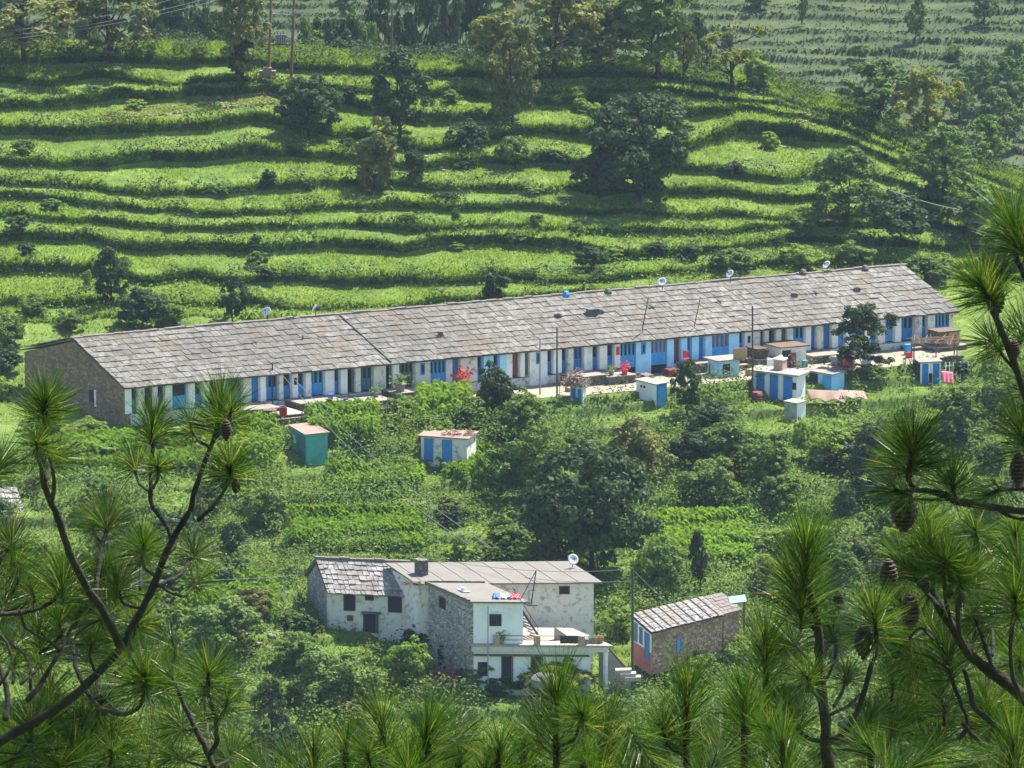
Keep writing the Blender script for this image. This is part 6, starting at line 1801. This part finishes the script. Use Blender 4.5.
# saplings along the bottom
def sapling(px, top, L, n, Y, label, side=((-16, 26), (15, 30)), seed=0, w0=4.2, bottom=775):
    p = Pine(label, Y, name='pine_sapling')
    B = p.branch
    q = px + p.r.uniform(-4, 4)
    B([(px, bottom), ((px + q) / 2, (bottom + top) / 2 + L * .3), (q, top + L * .8)], w0, 2.4, (0, 0), True, L, n, .55, 1.15)
    for dx, dy in side:
        y0 = top + L * .9 + dy + 16
        B([(q, min(bottom, y0 + 14)), (q + dx * .7, y0 + 8), (q + dx, y0 - 8), (q + dx * 1.05, y0 - 18)], 2.2, 1.6, (0, p.r.uniform(-.4, .4)), True, L * .8, int(n * .6), .7, .9)
    return p
SAP = [
 (314, 712, 40, 140, 29, 'pine shoot left of the row of saplings at the bottom', ((-14, 24),)),
 (345, 704, 42, 150, 31, 'pine shoot second from the left in the bottom row', ()),
 (384, 678, 50, 190, 30, 'pine shoot just left of the broad paired shoot', ((-14, 30),)),
 (428, 678, 60, 260, 28, 'broad bright paired pine shoot at the bottom below the slate-roofed stone house', ((24, -6), (-20, 40))),
 (497, 706, 48, 170, 30, 'pine shoot between the broad paired shoot and the slim dark-stemmed one', ((-14, 20),)),
 (522, 700, 46, 170, 31, 'slim pine shoot left of the tall dark-stemmed one', ()),
 (556, 643, 58, 260, 28, 'tall dark-stemmed pine shoot in front of the lower white doors', ((22, 20), (-18, 30))),
 (604, 682, 52, 190, 30, 'pine shoot in front of the stone steps', ((-20, 24), (20, 18))),
 (636, 712, 48, 170, 29, 'low pine shoot below the tall dark utility pole', ()),
 (686, 642, 56, 230, 30, 'upright pine shoot before the white and pink end wall', ((-24, 34), (18, 44))),
 (744, 652, 56, 230, 29, 'pine shoot before the brown stone side of the right house', ((-22, 40), (24, 26))),
 (768, 594, 52, 210, 30.5, 'tall pine shoot before the pale blue tin roof', ((18, 60), (-20, 70))),
 (714, 722, 46, 160, 28, 'low pine shoot between the two upright shoots on the right', ()),
 (784, 700, 50, 180, 28, 'pine shoot at the foot of the tallest pine', ((-18, 26),)),
 (872, 706, 50, 170, 29, 'low pine shoot right of the tallest pine', ((14, 22),)),
 (915, 722, 50, 170, 28, 'low pine shoot at the bottom before the right pine', ((-18, 20), (18, 24))),
 (965, 735, 46, 160, 29, 'low pine shoot at the bottom near the right border', ((-16, 20),)),
 (262, 728, 42, 130, 30, 'low pine shoot right of the drooping young pine', ((-16, 20),)),
 (460, 712, 46, 160, 31.5, 'pine shoot right of the broad paired shoot', ()),
 (585, 728, 46, 150, 29, 'low pine shoot right of the tall dark-stemmed one', ()),
 (660, 735, 46, 150, 28, 'lowest pine shoot left of the upright one on the right', ()),
 (1010, 700, 50, 170, 28.5, 'low pine shoot in the lower right corner', ((-18, 30),)),
]
rq = random.Random(79)
for k in range(16):
    x = 245 + k * 42 + rq.uniform(-10, 10)
    SAP.append((x, rq.uniform(722, 748), rq.uniform(38, 48), 150, rq.uniform(31.6, 33.5), 'pine shoot in the back of the bottom row, partly behind other shoots', ((-14, 22), (15, 26))))
for (px, top, L, n_, Y, lb, side) in SAP:
    sp = sapling(px, top, L, n_, Y, lb, side)
    if 'back of the bottom' in lb: sp.group = 'shoots in the back of the bottom row'
    sp.finish((px, 775, 4.4, px + sp.r.uniform(-4, 4)))
# tallest pine on the right
p = Pine('tall slender pine with one cone and upswept branches, right of the house with gridded roof', 30.0)
B = p.branch
B([(829, 775), (826, 745), (825, 720), (820, 677), (819, 640), (817, 618), (810, 595), (806, 575), (806, 545)], 6.5, 3.2, (0, 0), True, 62, 400, .6, 1.2)
B([(816, 630), (806, 618), (800, 604), (796, 590), (794, 578)], 3, 2, (0, .4), True, 48, 170, 1.1)
B([(824, 742), (836, 738), (848, 728), (860, 705), (870, 670), (877, 645), (874, 612)], 3.6, 2.4, (0, -.3), True, 50, 200, 1.1)
B([(824, 742), (845, 742), (862, 732), (872, 714)], 2.8, 1.8, (0, .4), True, 40, 140)
B([(831, 714), (848, 706), (860, 694)], 2, 1.4, (0, .5))
B([(834, 706), (842, 692), (848, 672)], 2, 1.6, (0, .5), True, 34, 100)
B([(822, 742), (808, 738), (796, 726), (790, 712)], 2.4, 1.6, (0, .3), True, 44, 140)
B([(819, 680), (810, 662), (800, 650), (790, 640)], 2.2, 1.5, (0, .6), True, 44, 140)
B([(820, 690), (832, 668), (836, 646), (832, 626)], 2.2, 1.5, (0, .5), True, 44, 140)
B([(821, 700), (812, 690), (806, 676)], 2, 1.4, (0, -.3), True, 42, 120)
p.cone(864, 641, 19, 34, 0, -.25); p.cone(848, 677, 8, 14, 0, .5); p.cone(838, 600, 10, 18, 0, .3)
p.finish((829, 775, 7, 832))
# big pine at the right border
p = Pine('large pine with many hanging cones filling the right border', 31.0)
B = p.branch
B([(1060, 730), (1024, 697), (998, 676), (971, 656), (952, 626), (934, 596), (928, 574), (926, 552)], 7.5, 3.0, (0, .2), True, 46, 170)
B([(971, 656), (962, 640), (958, 620), (958, 590), (958, 572)], 2.8, 2.0, (0, -.3), True, 48, 180)
B([(964, 670), (970, 690), (975, 708), (996, 726), (1024, 742), (1050, 750)], 2.4, 4.0, (0, 0))
B([(958, 740), (968, 725), (962, 706), (954, 686), (948, 668), (946, 650)], 2.6, 2.0, (0, .2), True, 48, 180, 1.2)
B([(1050, 758), (1024, 756), (995, 752), (976, 738), (962, 722)], 3.6, 2.4, (0, 0))
B([(992, 668), (984, 640), (975, 618), (978, 606)], 2.4, 1.6, (0, .3), True, 42, 140)
B([(1040, 720), (1022, 700), (1012, 672), (1011, 640), (1014, 612), (1015, 596)], 2.8, 2.0, (0, -.3), True, 50, 200)
B([(968, 652), (976, 630), (974, 604)], 2, 1.6, (.0, .4), True, 44, 130)
B([(940, 608), (924, 590), (910, 572), (900, 560)], 2.6, 1.8, (0, .3), True, 46, 170, 1.2)
B([(952, 626), (946, 600), (944, 580), (946, 560)], 2.2, 1.7, (0, -.4), True, 46, 170)
B([(934, 640), (920, 628), (908, 640), (900, 646)], 1.8, 1.4, (0, .3), True, 44, 120, 1.2)
B([(948, 668), (936, 660), (920, 662), (906, 654)], 2, 1.4, (0, .4), True, 46, 140, 1.2)
B([(1060, 512), (1024, 511), (990, 507), (960, 502), (940, 494), (918, 490), (903, 492), (894, 490)], 4.2, 2.4, (0, -.2), True, 40, 120, 1.2)
B([(918, 491), (909, 480), (910, 462), (913, 440)], 3.0, 2.4, (-.1, -.2), True, 54, 260)
B([(912, 476), (902, 468), (898, 452)], 2, 1.6, (-.1, .1), True, 42, 150)
B([(958, 502), (954, 492), (952, 478)], 2.4, 1.8, (0, -.1), True, 48, 190)
B([(1060, 486), (1024, 488), (1000, 490), (985, 496)], 3.0, 2.0, (.2, .1), True, 30, 80, 1.3)
B([(995, 507), (1010, 516), (1030, 520)], 2.0, 2.6, (0, 0))
B([(1060, 470), (1040, 455), (1026, 442), (1020, 428)], 3, 2, (.1, .1), True, 48, 190, 1.1)
B([(1060, 470), (1036, 420), (1024, 392), (1010, 352), (999, 326), (988, 300), (979, 282)], 4.6, 2.8, (.1, -.1), True, 48, 200)
B([(990, 300), (996, 282), (998, 268)], 2, 1.6, (-.1, .2), True, 42, 140)
B([(1016, 372), (1000, 352), (990, 340)], 1.8, 1.3, (0, .2), True, 40, 120)
B([(1060, 320), (1034, 290), (1018, 262), (1014, 240), (1013, 222)], 3.4, 2.2, (0, .2), True, 52, 220)
B([(1022, 270), (1028, 250), (1030, 230)], 2.0, 1.6, (0, .2), True, 44, 140)
B([(1010, 352), (1022, 340), (1030, 320)], 2.0, 1.6, (0, .2), True, 46, 150)
B([(1060, 640), (1036, 600), (1026, 580), (1018, 560)], 2.4, 1.7, (0, .3), True, 46, 150)
B([(1060, 420), (1040, 400), (1030, 380)], 2.4, 1.7, (0, .3), True, 46, 150)
rq = random.Random(78)
for k in range(34):
    x, y = rq.uniform(890, 1034), rq.uniform(520, 765)
    dx = rq.uniform(-10, 10)
    B([(x + dx * 2, y + 40), (x + dx * .6, y + 20), (x, y)], 2.0, 1.3, (rq.uniform(.6, 2.6), rq.uniform(.6, 2.6)), True, rq.uniform(36, 52), 130, rq.uniform(.8, 1.2))
for c in [(904, 511, 27, 38), (888, 576, 19, 32), (910, 612, 19, 34), (960, 597, 13, 20), (1018, 470, 16, 32), (997, 298, 16, 34), (950, 592, 9, 16), (926, 585, 10, 18), (1014, 350, 12, 18)]: p.cone(*c)
for (x, y, L_, n_) in [(930, 540, 44, 150), (976, 560, 44, 150), (905, 640, 44, 150), (990, 620, 44, 140), (1020, 660, 44, 140), (940, 690, 44, 140), (985, 690, 44, 140), (900, 600, 42, 130), (925, 520, 40, 120), (975, 530, 40, 110), (890, 665, 42, 120), (1005, 740, 46, 140)]:
    B([(x + 10 + p.r.uniform(-10, 10), y + 36), (x + 3, y + 16), (x, y)], 1.9, 1.3, (p.r.uniform(.2, 1.2), p.r.uniform(.2, 1.4)), True, L_, n_, 1.2)
p.finish((1060, 775, 9, 1075))
for seg in ([(1060, 775), (1062, 640), (1060, 512), (1066, 400), (1060, 300)],):
    pass

# ------------------------------------------------------------------ air
hz = MB(); hz.box((-420, -34, -45), (840, 0, 0), (0, 1140, 0), (0, 0, 190))
hm = bpy.data.materials.new('air'); hm.use_nodes = True
hn = hm.node_tree; hn.nodes.clear()
oo = hn.nodes.new('ShaderNodeOutputMaterial'); pv = hn.nodes.new('ShaderNodeVolumePrincipled')
pv.inputs['Color'].default_value = (.62, .80, 1, 1); pv.inputs['Density'].default_value = .000062; pv.inputs['Anisotropy'].default_value = .3
hn.links.new(pv.outputs[0], oo.inputs['Volume'])
tag(hz.build('haze', hm), 'thin blue daylight haze over the valley', kind='stuff')
